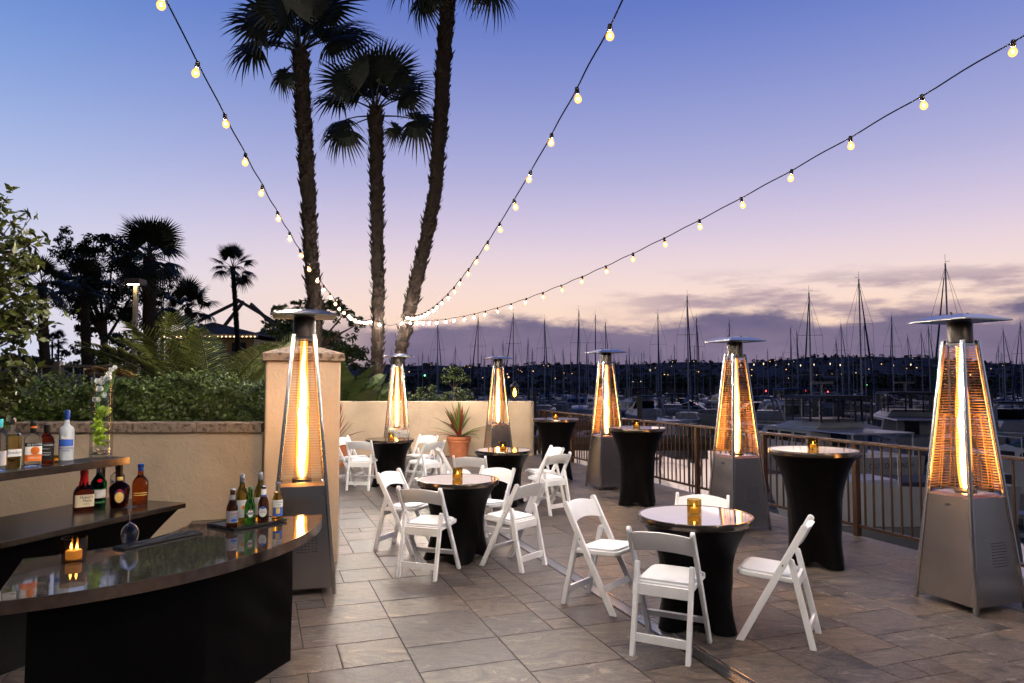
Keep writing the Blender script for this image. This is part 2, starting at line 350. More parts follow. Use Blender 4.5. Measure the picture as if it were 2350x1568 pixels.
# heater flame: hot and dense low down, thin and orange at the top
def flame(name, c0, c1, s0, s1, a0, a1):
    m = bpy.data.materials.new(name); m.use_nodes = True; t = m.node_tree; t.nodes.clear(); M[name] = m
    tcn = t.nodes.new('ShaderNodeTexCoord'); sp = t.nodes.new('ShaderNodeSeparateXYZ'); t.links.new(tcn.outputs['Generated'], sp.inputs[0])
    mc = t.nodes.new('ShaderNodeMix'); mc.data_type = 'RGBA'; t.links.new(sp.outputs[2], mc.inputs[0]); mc.inputs[6].default_value = c0 + (1,); mc.inputs[7].default_value = c1 + (1,)
    ms = t.nodes.new('ShaderNodeMapRange'); t.links.new(sp.outputs[2], ms.inputs[0]); ms.inputs['To Min'].default_value = s0; ms.inputs['To Max'].default_value = s1
    ma = t.nodes.new('ShaderNodeMapRange'); t.links.new(sp.outputs[2], ma.inputs[0]); ma.inputs['To Min'].default_value = a0; ma.inputs['To Max'].default_value = a1
    em = t.nodes.new('ShaderNodeEmission'); t.links.new(mc.outputs[2], em.inputs[0]); t.links.new(ms.outputs[0], em.inputs[1])
    tr = t.nodes.new('ShaderNodeBsdfTransparent'); mx = t.nodes.new('ShaderNodeMixShader'); o = t.nodes.new('ShaderNodeOutputMaterial')
    t.links.new(ma.outputs[0], mx.inputs[0]); t.links.new(tr.outputs[0], mx.inputs[1]); t.links.new(em.outputs[0], mx.inputs[2]); t.links.new(mx.outputs[0], o.inputs[0])
flame('flame_core', (1.0,0.56,0.18), (1.0,0.46,0.11), 105.0, 30.0, 0.95, 0.5)
flame('flame_outer', (1.0,0.34,0.04), (1.0,0.26,0.03), 6.5, 4.0, 0.42, 0.36)
flame('bulb_glow', (1.0,0.33,0.04), (1.0,0.27,0.03), 5.5, 4.0, 0.5, 0.5)

# ------------------------------------------------------------------ mesh helpers
class MB:
    def __init__(s): s.v = []; s.f = []
    def add(s, v, f):
        o = len(s.v); s.v += [tuple(p) for p in v]; s.f += [tuple(i+o for i in q) for q in f]; return s
    def box(s, c, d, rot=None):
        x, y, z = (q/2 for q in d)
        pts = [Vector((i*x, j*y, k*z)) for i in (-1,1) for j in (-1,1) for k in (-1,1)]
        if rot is not None: pts = [rot @ p for p in pts]
        c = Vector(c)
        return s.add([p+c for p in pts], [(0,1,3,2),(4,6,7,5),(0,4,5,1),(2,3,7,6),(0,2,6,4),(1,5,7,3)])
    def bar(s, p, q, w, h, up=(0,0,1)):
        p, q = Vector(p), Vector(q); d = (q-p).normalized(); u = Vector(up)
        if abs(d.dot(u)) > 0.99: u = Vector((0,1,0))
        a = d.cross(u).normalized()*(w/2); b_ = a.cross(d).normalized()*(h/2)
        v = [p-a-b_, p+a-b_, p+a+b_, p-a+b_, q-a-b_, q+a-b_, q+a+b_, q-a+b_]
        return s.add(v, [(3,2,1,0),(4,5,6,7),(0,1,5,4),(1,2,6,5),(2,3,7,6),(3,0,4,7)])
    def tube(s, pts, rad, n=8, cap=True):
        pts = [Vector(p) for p in pts]; k = len(pts)
        rads = rad if isinstance(rad, (list, tuple)) else [rad]*k
        rings = []; ref = None
        for i, p in enumerate(pts):
            d = (pts[min(i+1,k-1)] - pts[max(i-1,0)]).normalized()
            if ref is None:
                ref = Vector((0,0,1)) if abs(d.z) < 0.9 else Vector((1,0,0))
                ref = (ref - d*ref.dot(d)).normalized()
            else:
                ref = (ref - d*ref.dot(d)).normalized()
            b_ = d.cross(ref)
            rings.append([p + (ref*math.cos(2*PI*j/n) + b_*math.sin(2*PI*j/n))*rads[i] for j in range(n)])
        return s.loft(rings, cap)
    def loft(s, rings, cap=True, closed=True):
        n = len(rings[0]); v = [p for r in rings for p in r]; f = []
        for i in range(len(rings)-1):
            for j in range(n if closed else n-1):
                a = i*n+j; b_ = i*n+(j+1) % n
                f.append((a, b_, b_+n, a+n))
        if cap: f.append(tuple(reversed(range(n)))); f.append(tuple(range((len(rings)-1)*n, len(rings)*n)))
        return s.add(v, f)
    def lathe(s, prof, n=24, c=(0,0,0), power=2.0, ax=1.0, ay=1.0, cap=True, rot=0.0):
        rings = []
        for r, z in prof:
            ring = []
            for j in range(n):
                a = 2*PI*j/n + rot; ca, sa = math.cos(a), math.sin(a)
                k = 1.0/((abs(ca)**power + abs(sa)**power)**(1.0/power))
                ring.append((c[0]+r*k*ca*ax, c[1]+r*k*sa*ay, c[2]+z))
            rings.append(ring)
        return s.loft(rings, cap)
    def prism(s, poly, z0, z1, M_=None):
        n = len(poly); v = [Vector((p[0], p[1], z0)) for p in poly] + [Vector((p[0], p[1], z1)) for p in poly]
        if M_ is not None: v = [M_ @ p for p in v]
        return s.add(v, [tuple(reversed(range(n))), tuple(range(n, 2*n))] + [(i, (i+1) % n, (i+1) % n+n, i+n) for i in range(n)])
    def mesh(s, name, smooth=False, bevel=0.0, seg=2):
        me = bpy.data.meshes.new(name); me.from_pydata(s.v, [], s.f)
        bm = bmesh.new(); bm.from_mesh(me)
        bmesh.ops.recalc_face_normals(bm, faces=bm.faces)
        if bevel: bmesh.ops.bevel(bm, geom=[e for e in bm.edges if e.is_manifold and e.calc_face_angle(0) > 0.5], offset=bevel, segments=seg, affect='EDGES', profile=0.6)
        bm.to_mesh(me); bm.free()
        if smooth:
            me.polygons.foreach_set('use_smooth', [True]*len(me.polygons))
            try: me.set_sharp_from_angle(angle=R(38))
            except Exception: pass
        me.update(); return me
    def build(s, name, mat, parent=None, smooth=False, bevel=0.0, seg=2, loc=None):
        return ob(name, s.mesh(name, smooth, bevel, seg), mat, parent, loc)
def ob(name, me, mat=None, parent=None, loc=None):
    if mat and len(me.materials) == 0: me.materials.append(M[mat])
    o = bpy.data.objects.new(name, me); col.objects.link(o)
    if parent: o.parent = parent
    if loc is not None: o.location = loc
    return o
def tag(o, label=None, cat=None, group=None, kind=None):
    if label: o['label'] = label
    if cat: o['category'] = cat
    if group: o['group'] = group
    if kind: o['kind'] = kind
    return o
def thing(name, label, cat, loc=(0,0,0), rz=0.0, group=None):
    o = bpy.data.objects.new(name, None); col.objects.link(o); o.empty_display_size = 0.1
    o.location = loc; o.rotation_euler = (0, 0, rz); return tag(o, label, cat, group)
def copy_tree(o, parent=None):
    c = o.copy(); col.objects.link(c)
    if parent: c.parent = parent
    for ch in list(o.children): copy_tree(ch, c)
    return c
def leaf_mesh(name, P, N, size, aspect=0.5, mat='hedge_leaf', fold=0.0):
    """numpy: one diamond-ish leaf (quad) at each point P, facing N"""
    P = np.asarray(P, float); n = len(P); N = np.asarray(N, float)
    N = N/np.maximum(np.linalg.norm(N, axis=1, keepdims=True), 1e-6)
    rnd = np.random.normal(size=(n,3)); U = rnd - N*np.sum(rnd*N, 1, keepdims=True); U /= np.maximum(np.linalg.norm(U, axis=1, keepdims=True), 1e-6)
    V = np.cross(N, U)
    sz = (np.asarray(size)*np.random.uniform(0.7, 1.3, n))[:,None]
    v = np.stack([P - U*sz*0.5, P + V*sz*aspect*0.5 + N*sz*fold, P + U*sz*0.5, P - V*sz*aspect*0.5 + N*sz*fold], 1).reshape(-1,3)
    me = bpy.data.meshes.new(name)
    me.vertices.add(4*n); me.vertices.foreach_set('co', v.ravel())
    me.loops.add(4*n); me.loops.foreach_set('vertex_index', np.arange(4*n, dtype=np.int32))
    me.polygons.add(n); me.polygons.foreach_set('loop_start', np.arange(0, 4*n, 4, dtype=np.int32)); me.polygons.foreach_set('loop_total', np.full(n, 4, dtype=np.int32))
    me.update(calc_edges=True); me.materials.append(M[mat]); return me
def text_mesh(body, size, mat, bend=None, align='CENTER', shear=0.0, ext=0.0):
    """flat lettering in the XZ plane facing -Y; bend = cylinder radius"""
    c = bpy.data.curves.new('lettering', 'FONT'); c.body = body; c.size = size; c.align_x = align; c.align_y = 'CENTER'; c.shear = shear; c.extrude = ext
    c.resolution_u = 3
    o = bpy.data.objects.new('lettering', c); col.objects.link(o)
    dg = bpy.context.evaluated_depsgraph_get(); me = bpy.data.meshes.new_from_object(o.evaluated_get(dg))
    bpy.data.objects.remove(o); bpy.data.curves.remove(c)
    for v in me.vertices:
        x, y, z = v.co
        if bend: a = x/bend; v.co = (bend*math.sin(a), -bend*math.cos(a)-z, y)
        else: v.co = (x, -z, y)
    me.materials.clear(); me.materials.append(M[mat]); me.update(); return me

# ================================================================== THE SETTING
GA = R(19.4)
U = Vector((-math.sin(GA), math.cos(GA), 0)); V = Vector((math.cos(GA), math.sin(GA), 0))
def uv(u, v, z=0.0): return U*u + V*v + Vector((0,0,z))
V_DRAIN = on(1194,1248).dot(V); V_RAIL = on(1316,1062).dot(V)
EDGE_V = V_RAIL + 0.05
def edge_at(y, extra=0.0):           # terrace edge at world y
    v = EDGE_V + extra; u = (y - v*math.sin(GA))/math.cos(GA); p = uv(u, v); return (p.x, p.y)

# harbour water, land, seawall
w = MB(); w.add([(-1500,-80,-2),(2600,-80,-2),(2600,1500,-2),(-1500,1500,-2)], [(0,1,2,3)])
tag(w.build('water', 'water'), 'still dark harbour water reflecting the dusk sky', 'water', kind='structure')
w = MB(); w.prism([(-900,-40), edge_at(-40,-0.3), edge_at(140,-0.3), (-230,320), (-900,320)], -4, -0.16)
tag(w.build('ground', 'lawn'), 'planted ground beside and behind the terrace', 'ground', kind='structure')
w = MB(); w.prism([edge_at(-6,-0.7), edge_at(-6,-0.02), edge_at(17.2,-0.02), edge_at(17.2,-0.7)], -4, -0.105)
tag(w.build('seawall', 'concrete'), 'concrete seawall carrying the edge of the terrace', 'wall', kind='structure')
w = MB(); w.prism([(-7.5,-5), edge_at(-5), edge_at(17.1), (-7.5,17.1)], -0.10, -0.005)
floor = tag(w.build('terrace_floor', 'grout'), 'terrace floor of mottled brown slate tiles', 'floor', kind='structure')

# paving tiles: random ashlar of 1x1 .. 3x3 modules aligned with the railing
CELL = 0.207; J = 0.0065
tile_cache = {}
def tile_mesh(w_, d_):
    k = (round(w_,3), round(d_,3))
    if k not in tile_cache:
        x, y = w_/2-J/2, d_/2-J/2; c = 0.0018
        m_ = MB(); m_.loft([[(-x,-y,-0.006),(x,-y,-0.006),(x,y,-0.006),(-x,y,-0.006)], [(-x,-y,-0.0025),(x,-y,-0.0025),(x,y,-0.0025),(-x,y,-0.0025)],
                 [(-x+c,-y+c,0),(x-c,-y+c,0),(x-c,y-c,0),(-x+c,y-c,0)]])
        me = m_.mesh('paving_tile'); me.materials.append(M['slate']); tile_cache[k] = me
    return tile_cache[k]
tiles = []
rt = random.Random(21)
SZ = [(3,2)]*5 + [(2,3)]*2 + [(3,3)]*4 + [(2,2)]*4 + [(2,1)]*2 + [(1,1)]*2 + [(1,2)]
def pack(v_start, sgn, v_len, u0, u1):
    nv = int(math.ceil(v_len/CELL)); nu = int((u1-u0)/CELL); occ = set()
    for j in range(nu):
        for i in range(nv):
            if (i,j) in occ: continue
            opts = SZ[:]; rt.shuffle(opts)
            for (a, b_) in opts + [(1,1)]:
                cells = [(i+p, j+q) for p in range(a) for q in range(b_)]
                if any(c in occ for c in cells) or i+a > nv or j+b_ > nu: continue
                occ.update(cells)
                va, vb = i*CELL, min((i+a)*CELL, v_len)
                if vb-va > 0.04: tiles.append((u0+(j+b_/2)*CELL, v_start+sgn*(va+vb)/2, vb-va, b_*CELL))
                break
pack(V_DRAIN-0.062, -1, 9.0, -3.2, 18.6)
pack(V_DRAIN+0.062, 1, EDGE_V-0.02-(V_DRAIN+0.062), -3.2, 18.6)
good = []
for (u, v, a, b_) in tiles:
    p = uv(u, v)
    if p.y < -2.6 or p.y > 16.75 or p.x < -6.5: continue
    if p.x < -1.9 and p.y > 7.15 and p.x < -2.35: 
        if p.y < 8.6: continue
    if p.x < -4.6 and p.y > 7: continue
    vis = 0
    if p.y > 2.0:
        px = CX + FOC*p.x/p.y; py = 877 + FOC*EYE/p.y
        if -30 < px < 2380 and py < 1600 and not (px < 690 and py < 1500): vis = a*b_/p.y**3
    good.append((vis, p, a, b_))
good.sort(key=lambda t_: -t_[0])
rest = MB()
for k, (vis, p, a, b_) in enumerate(good):
    if k < 300 and vis > 0:
        o = ob('paving_tile', tile_mesh(a, b_), None, floor, p); o.rotation_euler = (0, 0, GA)
    else:
        x, y = a/2-J/2, b_/2-J/2; q = [p + V*i*x + U*j*y for i, j in ((-1,-1),(1,-1),(1,1),(-1,1))]
        rest.loft([[r_ + Vector((0,0,-0.006)) for r_ in q], [r_ for r_ in q]])
tag(rest.build('paving_tiles_beyond', 'slate', floor), kind='stuff')

# drain channel with perforated steel grate
dg_ = thing('drain_grate', 'long perforated steel drain grate running through the terrace floor', 'drain grate', uv(8.0, V_DRAIN), GA)
m_ = MB()
for s in (-1, 1): m_.box((s*0.054, 0, -0.002), (0.006, 20.6, 0.02))
m_.build('frame', 'steel_bright', dg_)
m_ = MB(); n = 0
y = -10.25
while y < 10.25:
    m_.box((0, y, -0.0035), (0.100, 0.015, 0.004)); y += 0.026
for k in range(6): m_.box((-0.05+0.02*k, 0, -0.0045), (0.009, 20.5, 0.004))
tag(m_.build('grate_bars', 'grate_steel', dg_), kind='stuff')
m_ = MB(); m_.box((0,0,-0.0095), (0.10, 20.5, 0.003)); m_.build('channel', 'rubber', dg_)

# garden wall, column, back wall
WY = 6.95
wt_ = 1.71 - (970-877)/FOC*WY
gw = thing('garden_wall', 'beige stucco garden wall with pitted stone cap behind the bar', 'wall', (-4.6, WY+0.15, 0))
x0, x1 = -7.4, on(601,1290).x - 0.02
x1 = at(602, 1000, WY).x
m_ = MB(); m_.box(((x0+x1)/2+4.6, 0, (wt_-0.093)/2-0.05), (x1-x0, 0.30, wt_-0.093+0.1)); m_.build('wall', 'stucco', gw)
nb_ = 8
for k in range(nb_):
    a = x0 + (x1-x0)*k/nb_; b_ = x0 + (x1-x0)*(k+1)/nb_
    m_ = MB(); m_.box(((a+b_)/2+4.6, 0.0, wt_-0.0465), (b_-a-0.006, 0.36, 0.092)); m_.build('cap_stone', 'cap_stone', gw, bevel=0.008)
cl, crr = at(603, 1000, 6.8).x, at(778, 1000, 6.8).x
cw = crr-cl; ch = 1.71 + (877-829)/FOC*6.8
cw = 0.684
cpos = on(776,1290) - V*cw/2 + U*cw/2
co = thing('stucco_column', 'square peach stucco pillar with stone cap behind the left heater', 'pillar', (cpos.x, cpos.y, 0), GA)
m_ = MB(); m_.box((0,0,ch/2-0.05), (cw, cw, ch+0.1)); m_.build('shaft', 'stucco_column', co, bevel=0.02)
m_ = MB(); h = cw/2+0.035
m_.loft([[(-h,-h,ch+0.002),(h,-h,ch+0.002),(h,h,ch+0.002),(-h,h,ch+0.002)], [(-h,-h,ch+0.075),(h,-h,ch+0.075),(h,h,ch+0.075),(-h,h,ch+0.075)],
         [(-.1,-.1,ch+0.16),(.1,-.1,ch+0.16),(.1,.1,ch+0.16),(-.1,.1,ch+0.16)]]); m_.build('cap', 'cap_stone', co, bevel=0.008)
BY = 16.8; bh = 1.71 - (921-877)/FOC*BY
bx1 = at(1226, 1000, BY).x; bx0 = -7.4
bw_ = thing('low_back_wall', 'low cream stucco wall with rounded end at the far side of the terrace', 'wall', (-3.4, BY+0.14, 0))
m_ = MB(); pts = []
r_ = 0.12
poly = [(bx0+3.4, -0.14), (bx1+3.4-r_, -0.14)] + [(bx1+3.4-r_+r_*math.sin(a), -0.14+r_-r_*math.cos(a)) for a in (R(30),R(60),R(90))] + [(bx1+3.4, 0.14), (bx0+3.4, 0.14)]
m_.prism(poly, -0.1, bh); m_.build('wall', 'stucco', bw_, bevel=0.03, seg=3)
# outlet cover on the back wall
p = at(876, 1012, BY)
oc = thing('outlet_cover', 'small cream outlet cover on the low back wall', 'outlet', (p.x, BY-0.006, p.z-0.06))
m_ = MB(); m_.box((0,0,0.06), (0.16,0.012,0.12)); m_.build('plate', 'paper_cream', oc, bevel=0.004)
for s in (-1,1):
    m_ = MB(); m_.box((s*0.035,-0.008,0.06), (0.04,0.006,0.07)); m_.build('socket_face', 'house_wall', oc)

# railing along the water
rl = thing('terrace_railing', 'bronze painted metal railing with vertical balusters along the water', 'railing', uv(0, V_RAIL), GA)
y_of = lambda u: uv(u, V_RAIL).y
u_hi = (17.2 - V_RAIL*math.sin(GA))/math.cos(GA); u_lo = (-2.0 - V_RAIL*math.sin(GA))/math.cos(GA)
m_ = MB(); m_.box((0,(u_hi+u_lo)/2,1.035), (0.062, u_hi-u_lo, 0.036)); m_.build('top_rail', 'rail_paint', rl, bevel=0.008)
m_ = MB(); m_.box((0,(u_hi+u_lo)/2,0.115), (0.036, u_hi-u_lo, 0.03)); m_.build('bottom_rail', 'rail_paint', rl)
u_p = on(1943,1232).dot(U)
m_ = MB(); m_.box((0,0,0.505), (0.062,0.062,1.012)); pm = m_.mesh('post', bevel=0.004); pm.materials.append(M['rail_paint'])
posts = [u_p + k*1.545 for k in range(-7, 8) if u_lo < u_p + k*1.545 < u_hi-0.1] + [u_hi-0.05]
for u in posts: ob('post', pm, None, rl, (0,u,0))
m_ = MB(); m_.box((0,0,0.573), (0.0165,0.0165,0.888)); bm_ = m_.mesh('baluster'); bm_.materials.append(M['rail_paint'])
for u in posts[:-1]:
    for k in range(1, 13):
        q = u + k*1.545/13
        if q < u_hi-0.08: ob('baluster', bm_, None, rl, (0,q,0))

# far shore and hills
w = MB(); w.prism([(-400,236),(-60,236),(40,232),(200,238),(420,230),(900,240),(1800,700),(-900,700)], -4, -0.6)
tag(w.build('far_shore', 'hill_ground'), 'dark far shore of the harbour', 'shore', kind='structure')
ridge = [(-800,842),(200,842),(700,838),(950,838),(1150,838),(1300,835),(1500,832),(1700,829),(1850,821),(2000,815),(2100,818),(2250,829),(2400,835),(3000,838),(5200,844)]
def ridge_y(px):
    for (a, ya), (b_, yb) in zip(ridge, ridge[1:]):
        if a <= px <= b_: return ya + (yb-ya)*(px-a)/(b_-a)
    return 842
def hillz(px, t_):                 # t 0 foot .. 1 ridge
    top = EYE + (877-ridge_y(px))/FOC*1500
    nz = math.sin(px*0.021)*1.6 + math.sin(px*0.057+1)*1.1 + math.sin(px*0.13+t_*9)*0.8
    return -0.5 + (top+0.5-2)*(t_**1.15) + nz*t_
rings = []
NP = 120
for r_i in range(14):
    t_ = r_i/13; D = 640 + 860*t_
    rings.append([Vector(((px-CX)/FOC*D, D, hillz(px, t_))) for px in [ -700 + 5800*i/NP for i in range(NP+1)]])
back = [Vector((p.x*1.3, 1950, -2)) for p in rings[-1]]
m_ = MB(); m_.loft(rings+[back], cap=False, closed=False)
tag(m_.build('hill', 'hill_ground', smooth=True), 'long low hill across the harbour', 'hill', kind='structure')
# woods on the hill (reads as one mass)
P = []; N = []
rr_ = np.random.RandomState(5)
for k in range(900):
    px = rr_.uniform(-300, 2900); t_ = 1.0 if k < 300 else rr_.uniform(0.08, 1.0); D = 640+860*t_
    z = hillz(px, t_); s = rr_.uniform(1.3, 3.6)*(1.2 if k < 300 else 1)
    c = np.array([(px-CX)/FOC*D, D, z+s*0.7])
    for q in range(14):
        d = rr_.normal(size=3); d /= np.linalg.norm(d); P.append(c + d*s*np.array([1.1,0.7,0.95])); N.append(d+rr_.normal(size=3)*0.5)
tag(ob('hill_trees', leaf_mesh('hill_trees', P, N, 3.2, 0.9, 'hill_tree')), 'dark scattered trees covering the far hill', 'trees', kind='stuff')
P = []; N = []
for k in range(700):
    px = rr_.choice([rr_.uniform(1380,1660), rr_.uniform(1930,2140), rr_.uniform(2240,2600), rr_.uniform(700,1100), rr_.uniform(600,2600)])
    D = rr_.uniform(240, 330); s = rr_.uniform(1.2, 3.4)
    c = np.array([(px-CX)/FOC*D, D, -0.4+s*0.6])
    for q in range(22):
        d = rr_.normal(size=3); d /= np.linalg.norm(d); P.append(c + d*s*np.array([1.2,0.9,0.9])); N.append(d+rr_.normal(size=3)*0.5)
tag(ob('far_shore_trees', leaf_mesh('far_shore_trees', P, N, 1.5, 0.8, 'tree_leaf')), 'dark tree belt along the far shore', 'trees', kind='stuff')

# houses on the hill, street lamps, causeway bridge
def house_mesh(k):
    rk = random.Random(k); w_, d_, h_ = rk.uniform(7,14), rk.uniform(6,9), rk.choice([3,3.2,5.6])
    a = MB(); a.box((0,0,h_/2-2), (w_,d_,h_+4)); wm = a.mesh('wall'); wm.materials.append(M['house_wall'])
    a = MB(); o_ = 0.5
    if k % 3 == 0: a.box((0,0,h_+0.15), (w_+0.8,d_+0.8,0.3))
    else: a.loft([[(-w_/2-o_,-d_/2-o_,h_),(w_/2+o_,-d_/2-o_,h_),(w_/2+o_,d_/2+o_,h_),(-w_/2-o_,d_/2+o_,h_)], [(-w_/4,-.2,h_+1.7),(w_/4,-.2,h_+1.7),(w_/4,.2,h_+1.7),(-w_/4,.2,h_+1.7)]])
    rm = a.mesh('roof'); rm.materials.append(M['house_roof'])
    wins = []
    for q in range(rk.choice([1,1,2,3])):
        a = MB(); a.box((rk.uniform(-w_/2+1.2, w_/2-1.2), -d_/2-0.08, rk.uniform(1.3, h_-0.9)), (rk.uniform(1.0,1.8), 0.16, 1.0)); me = a.mesh('window'); wins.append(me)
    return wm, rm, wins
hm = [house_mesh(k) for k in range(9)]
rh = random.Random(3)
for k in range(120):
    px = rh.uniform(930, 2420); t_ = rh.uniform(0.12, 0.97)
    D = 640+860*t_; wm, rm, wins = hm[k % 9]
    h = thing('house', 'tiny house on the dark hillside across the harbour', 'house', ((px-CX)/FOC*D, D, hillz(px, t_)), rh.uniform(-0.5,0.5), 'houses on the far hillside')
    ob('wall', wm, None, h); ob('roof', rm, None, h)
    for q, me in enumerate(wins):
        lit = rh.random() < 0.28
        me2 = me.copy(); me2.materials.clear(); me2.materials.append(M['light_warm' if lit else 'boat_glass']); ob('window', me2, None, h)
a = MB(); a.tube([(0,0,0),(0,0,6.4)], 0.12, 5); lp_m = a.mesh('pole'); lp_m.materials.append(M['fence_paint'])
a = MB(); a.lathe([(0.05,-0.45),(0.42,-0.2),(0.48,0.1),(0.3,0.4),(0.05,0.5)], 8, (0,0,6.8)); g_m = a.mesh('globe')
def far_lamp(px, D, z, mat, hgt=1.0, label='tiny lit street lamp among the houses on the far hillside', grp='street lamps on the far hillside', sc=1.0):
    o = thing('street_lamp', label, 'street lamp', ((px-CX)/FOC*D, D, z), 0, grp); o.scale = (sc, sc, hgt)
    ob('pole', lp_m, None, o); me = g_m.copy(); me.materials.clear(); me.materials.append(M[mat]); ob('globe', me, None, o)
for k in range(34):
    px = rh.uniform(950, 2400); t_ = rh.uniform(0.0, 0.75); far_lamp(px, 640+860*t_, hillz(px,t_), rh.choice(['light_warm','light_warm','light_white']), 0.8)
br = thing('causeway_bridge', 'long low concrete causeway bridge with lamps on the far shore', 'bridge', (190, 300, -0.6))
m_ = MB(); m_.box((0,0,2.6), (190,9,0.9)); m_.build('deck', 'bridge_concrete', br)
m_ = MB(); m_.box((0,-4.4,3.45), (190,0.2,0.75)); m_.build('parapet', 'bridge_concrete', br)
for k in range(13):
    m_ = MB(); m_.box((-90+15*k,0,1.0), (1.2,6,2.4)); m_.build('pier', 'bridge_concrete', br)
ORD = ['first','second','third','fourth','fifth','sixth','seventh','eighth','ninth','tenth','eleventh','twelfth']
for k, px in enumerate((1700,1730,1752,1780,1810,1837,1868,1905,1928,1975,2050,2090)):
    far_lamp(px, 300, 2.5, 'light_white', 0.9+0.12*((k*7) % 5)/5, 'lit lamp on the causeway bridge across the harbour, %s from the left' % ORD[k], 'lamps along the causeway bridge', 0.32+0.05*(k % 3))
for px, py, wh in ((1758,897,'left'),(1850,897,'middle'),(1900,899,'right')):
    D = 225; p = at(px, py, D)
    o = thing('channel_marker', 'small red harbour light low over the far water, %s one of three' % wh, 'harbour light', (p.x, D, -2.3), 0, 'red lights over the far water')
    m_ = MB(); m_.tube([(0,0,0),(0,0,p.z+2.0)], 0.12, 6); m_.build('pole', 'fence_paint', o)
    m_ = MB(); m_.lathe([(0.1,0),(0.22,0.1),(0.22,0.35),(0.05,0.5)], 8, (0,0,p.z+2.0)); m_.build('lamp', 'light_red', o)
for px, py, D, mt, lb in ((1790,872,420,'light_white','bright white cross of light beyond the causeway bridge'),(1987,885,236,'light_green','greenish light on the far shore right of the bridge'),(2075,890,236,'light_warm','orange lamp on the far shore behind the cruisers'),
        (1167,866,250,'light_warm','yellow lamp on the far shore left of the lantern'),(975,862,250,'light_green','small green light on the far shore near the palms'),(1492,850,250,'light_white','pale lamp on the far shore over the masts'),(1452,877,236,'light_white','white light low among the masts, left one of a pair'),(1470,876,236,'light_white','white light low among the masts, right one of a pair')):
    p = at(px, py, D); hb = (p.z+0.6)/6.8 if D < 600 else 1
    far_lamp(px, D, -0.6, mt, max(hb,0.2), lb, None, 0.6 if D < 300 else 1.2)

# ================================================================== FURNITURE
# ---- folding chair (front = +y)
def prism_x(poly, xa, xb):
    m_ = MB(); n = len(poly)
    m_.add([(xa, p[0], p[1]) for p in poly] + [(xb, p[0], p[1]) for p in poly],
           [tuple(reversed(range(n))), tuple(range(n, 2*n))] + [(i, (i+1) % n, (i+1) % n+n, i+n) for i in range(n)])
    return m_
def strip_poly(y0, z0, y1, z1, w, roundtop=True):
    d = Vector((y1-y0, z1-z0)).normalized(); n_ = Vector((d.y, -d.x)); hx = w/abs(d.y)
    top = Vector((y1, z1))
    pts = [(y0+hx, z0), ]
    for a in ((90,60,30,0,-30,-60,-90) if roundtop else (90,-90)):
        pts.append(tuple(top + n_*(w*math.sin(R(a))) + d*(w*math.cos(R(a))*0.8)))
    pts.append((y0-hx, z0)); return pts
CH = {}
aline = lambda z: 0.215 - 0.425*z/0.79
for s in (-1,1):
    xs = sorted((s*0.192, s*0.216))
    CH['front_leg%d' % s] = ('leg', prism_x(strip_poly(0.215,0,-0.20,0.772,0.0225), *xs).mesh('leg', bevel=0.004))
    xs = sorted((s*0.162, s*0.1905))
    CH['rear_leg%d' % s] = ('leg', prism_x(strip_poly(-0.235,0,-0.112,0.545,0.019), *xs).mesh('leg', bevel=0.004))
m_ = MB()
def seat_ring(z, ins, sl=0.055):
    hw, f, b_ = 0.188-ins, 0.235-ins, -0.118+ins
    pts = [(-hw,b_),(hw,b_),(hw,f-0.05),(hw-0.012,f-0.018),(hw-0.05,f),(-hw+0.05,f),(-hw+0.012,f-0.018),(-hw,f-0.05)]
    return [(x_, y_, z + (y_+0.118)*sl) for x_, y_ in pts]
m_.loft([seat_ring(0.405,0.004), seat_ring(0.410,0), seat_ring(0.432,0), seat_ring(0.436,0.004)])
CH['seat'] = ('seat', m_.mesh('seat', smooth=True))
m_ = MB(); m_.loft([seat_ring(0.4365,0.018), seat_ring(0.449,0.019), seat_ring(0.454,0.026), seat_ring(0.4565,0.06)])
CH['pad'] = ('seat_pad', m_.mesh('seat_pad', smooth=True))
m_ = MB(); rings = []
for k in range(13):
    t_ = -1+2*k/12; x_ = 0.1925*t_; ar = 0.024*(1-t_*t_); bow = 0.030*(1-t_*t_)
    zb, zt = 0.625+ar, 0.752+ar
    ring = []
    for z, dy in ((zb,-0.009),(zb,0.009),(zt,0.009),(zt,-0.009)): ring.append((x_, aline(z)-bow+dy, z))
    rings.append(ring)
m_.loft(rings); CH['back'] = ('backrest', m_.mesh('backrest', smooth=True, bevel=0.003))
m_ = MB(); yb = -0.235+0.123*0.11/0.545; m_.box((0,yb,0.11), (0.326,0.020,0.052)); CH['s1'] = ('stretcher', m_.mesh('stretcher', bevel=0.003))
m_ = MB(); m_.box((0,aline(0.17),0.17), (0.386,0.018,0.045), Matrix.Rotation(R(28),3,'X')); CH['s2'] = ('stretcher', m_.mesh('stretcher', bevel=0.003))
m_ = MB(); m_.box((0,-0.1395,0.392), (0.326,0.022,0.07)); CH['ap'] = ('apron', m_.mesh('apron', bevel=0.003))
m_ = MB()
for s in (-1,1):
    m_ = MB(); m_.tube([(s*0.216,aline(0.52),0.52),(s*0.2185,aline(0.52),0.52)], 0.006, 8); CH['bolt%d' % s] = ('bolt', m_.mesh('bolt'))
for k, (nm, me) in CH.items(): me.materials.append(M['white_vinyl' if nm == 'seat_pad' else 'steel' if nm == 'bolt' else 'white_resin'])
def chair(c, ang, label):
    t_ = thing('folding_chair', label, 'chair', (c[0], c[1], 0), ang-PI/2, 'white folding chairs around the low tables')
    for nm, me in CH.values(): ob(nm, me, None, t_)
    return t_
def chair_feet(r1, r2, f1, f2, label):
    a = [on(*p) for p in (r1, r2, f1, f2)]; rm = (a[0]+a[1])/2; fm = (a[2]+a[3])/2; c = (rm+fm)/2; d = fm-rm
    return chair(c, math.atan2(d.y, d.x), label)
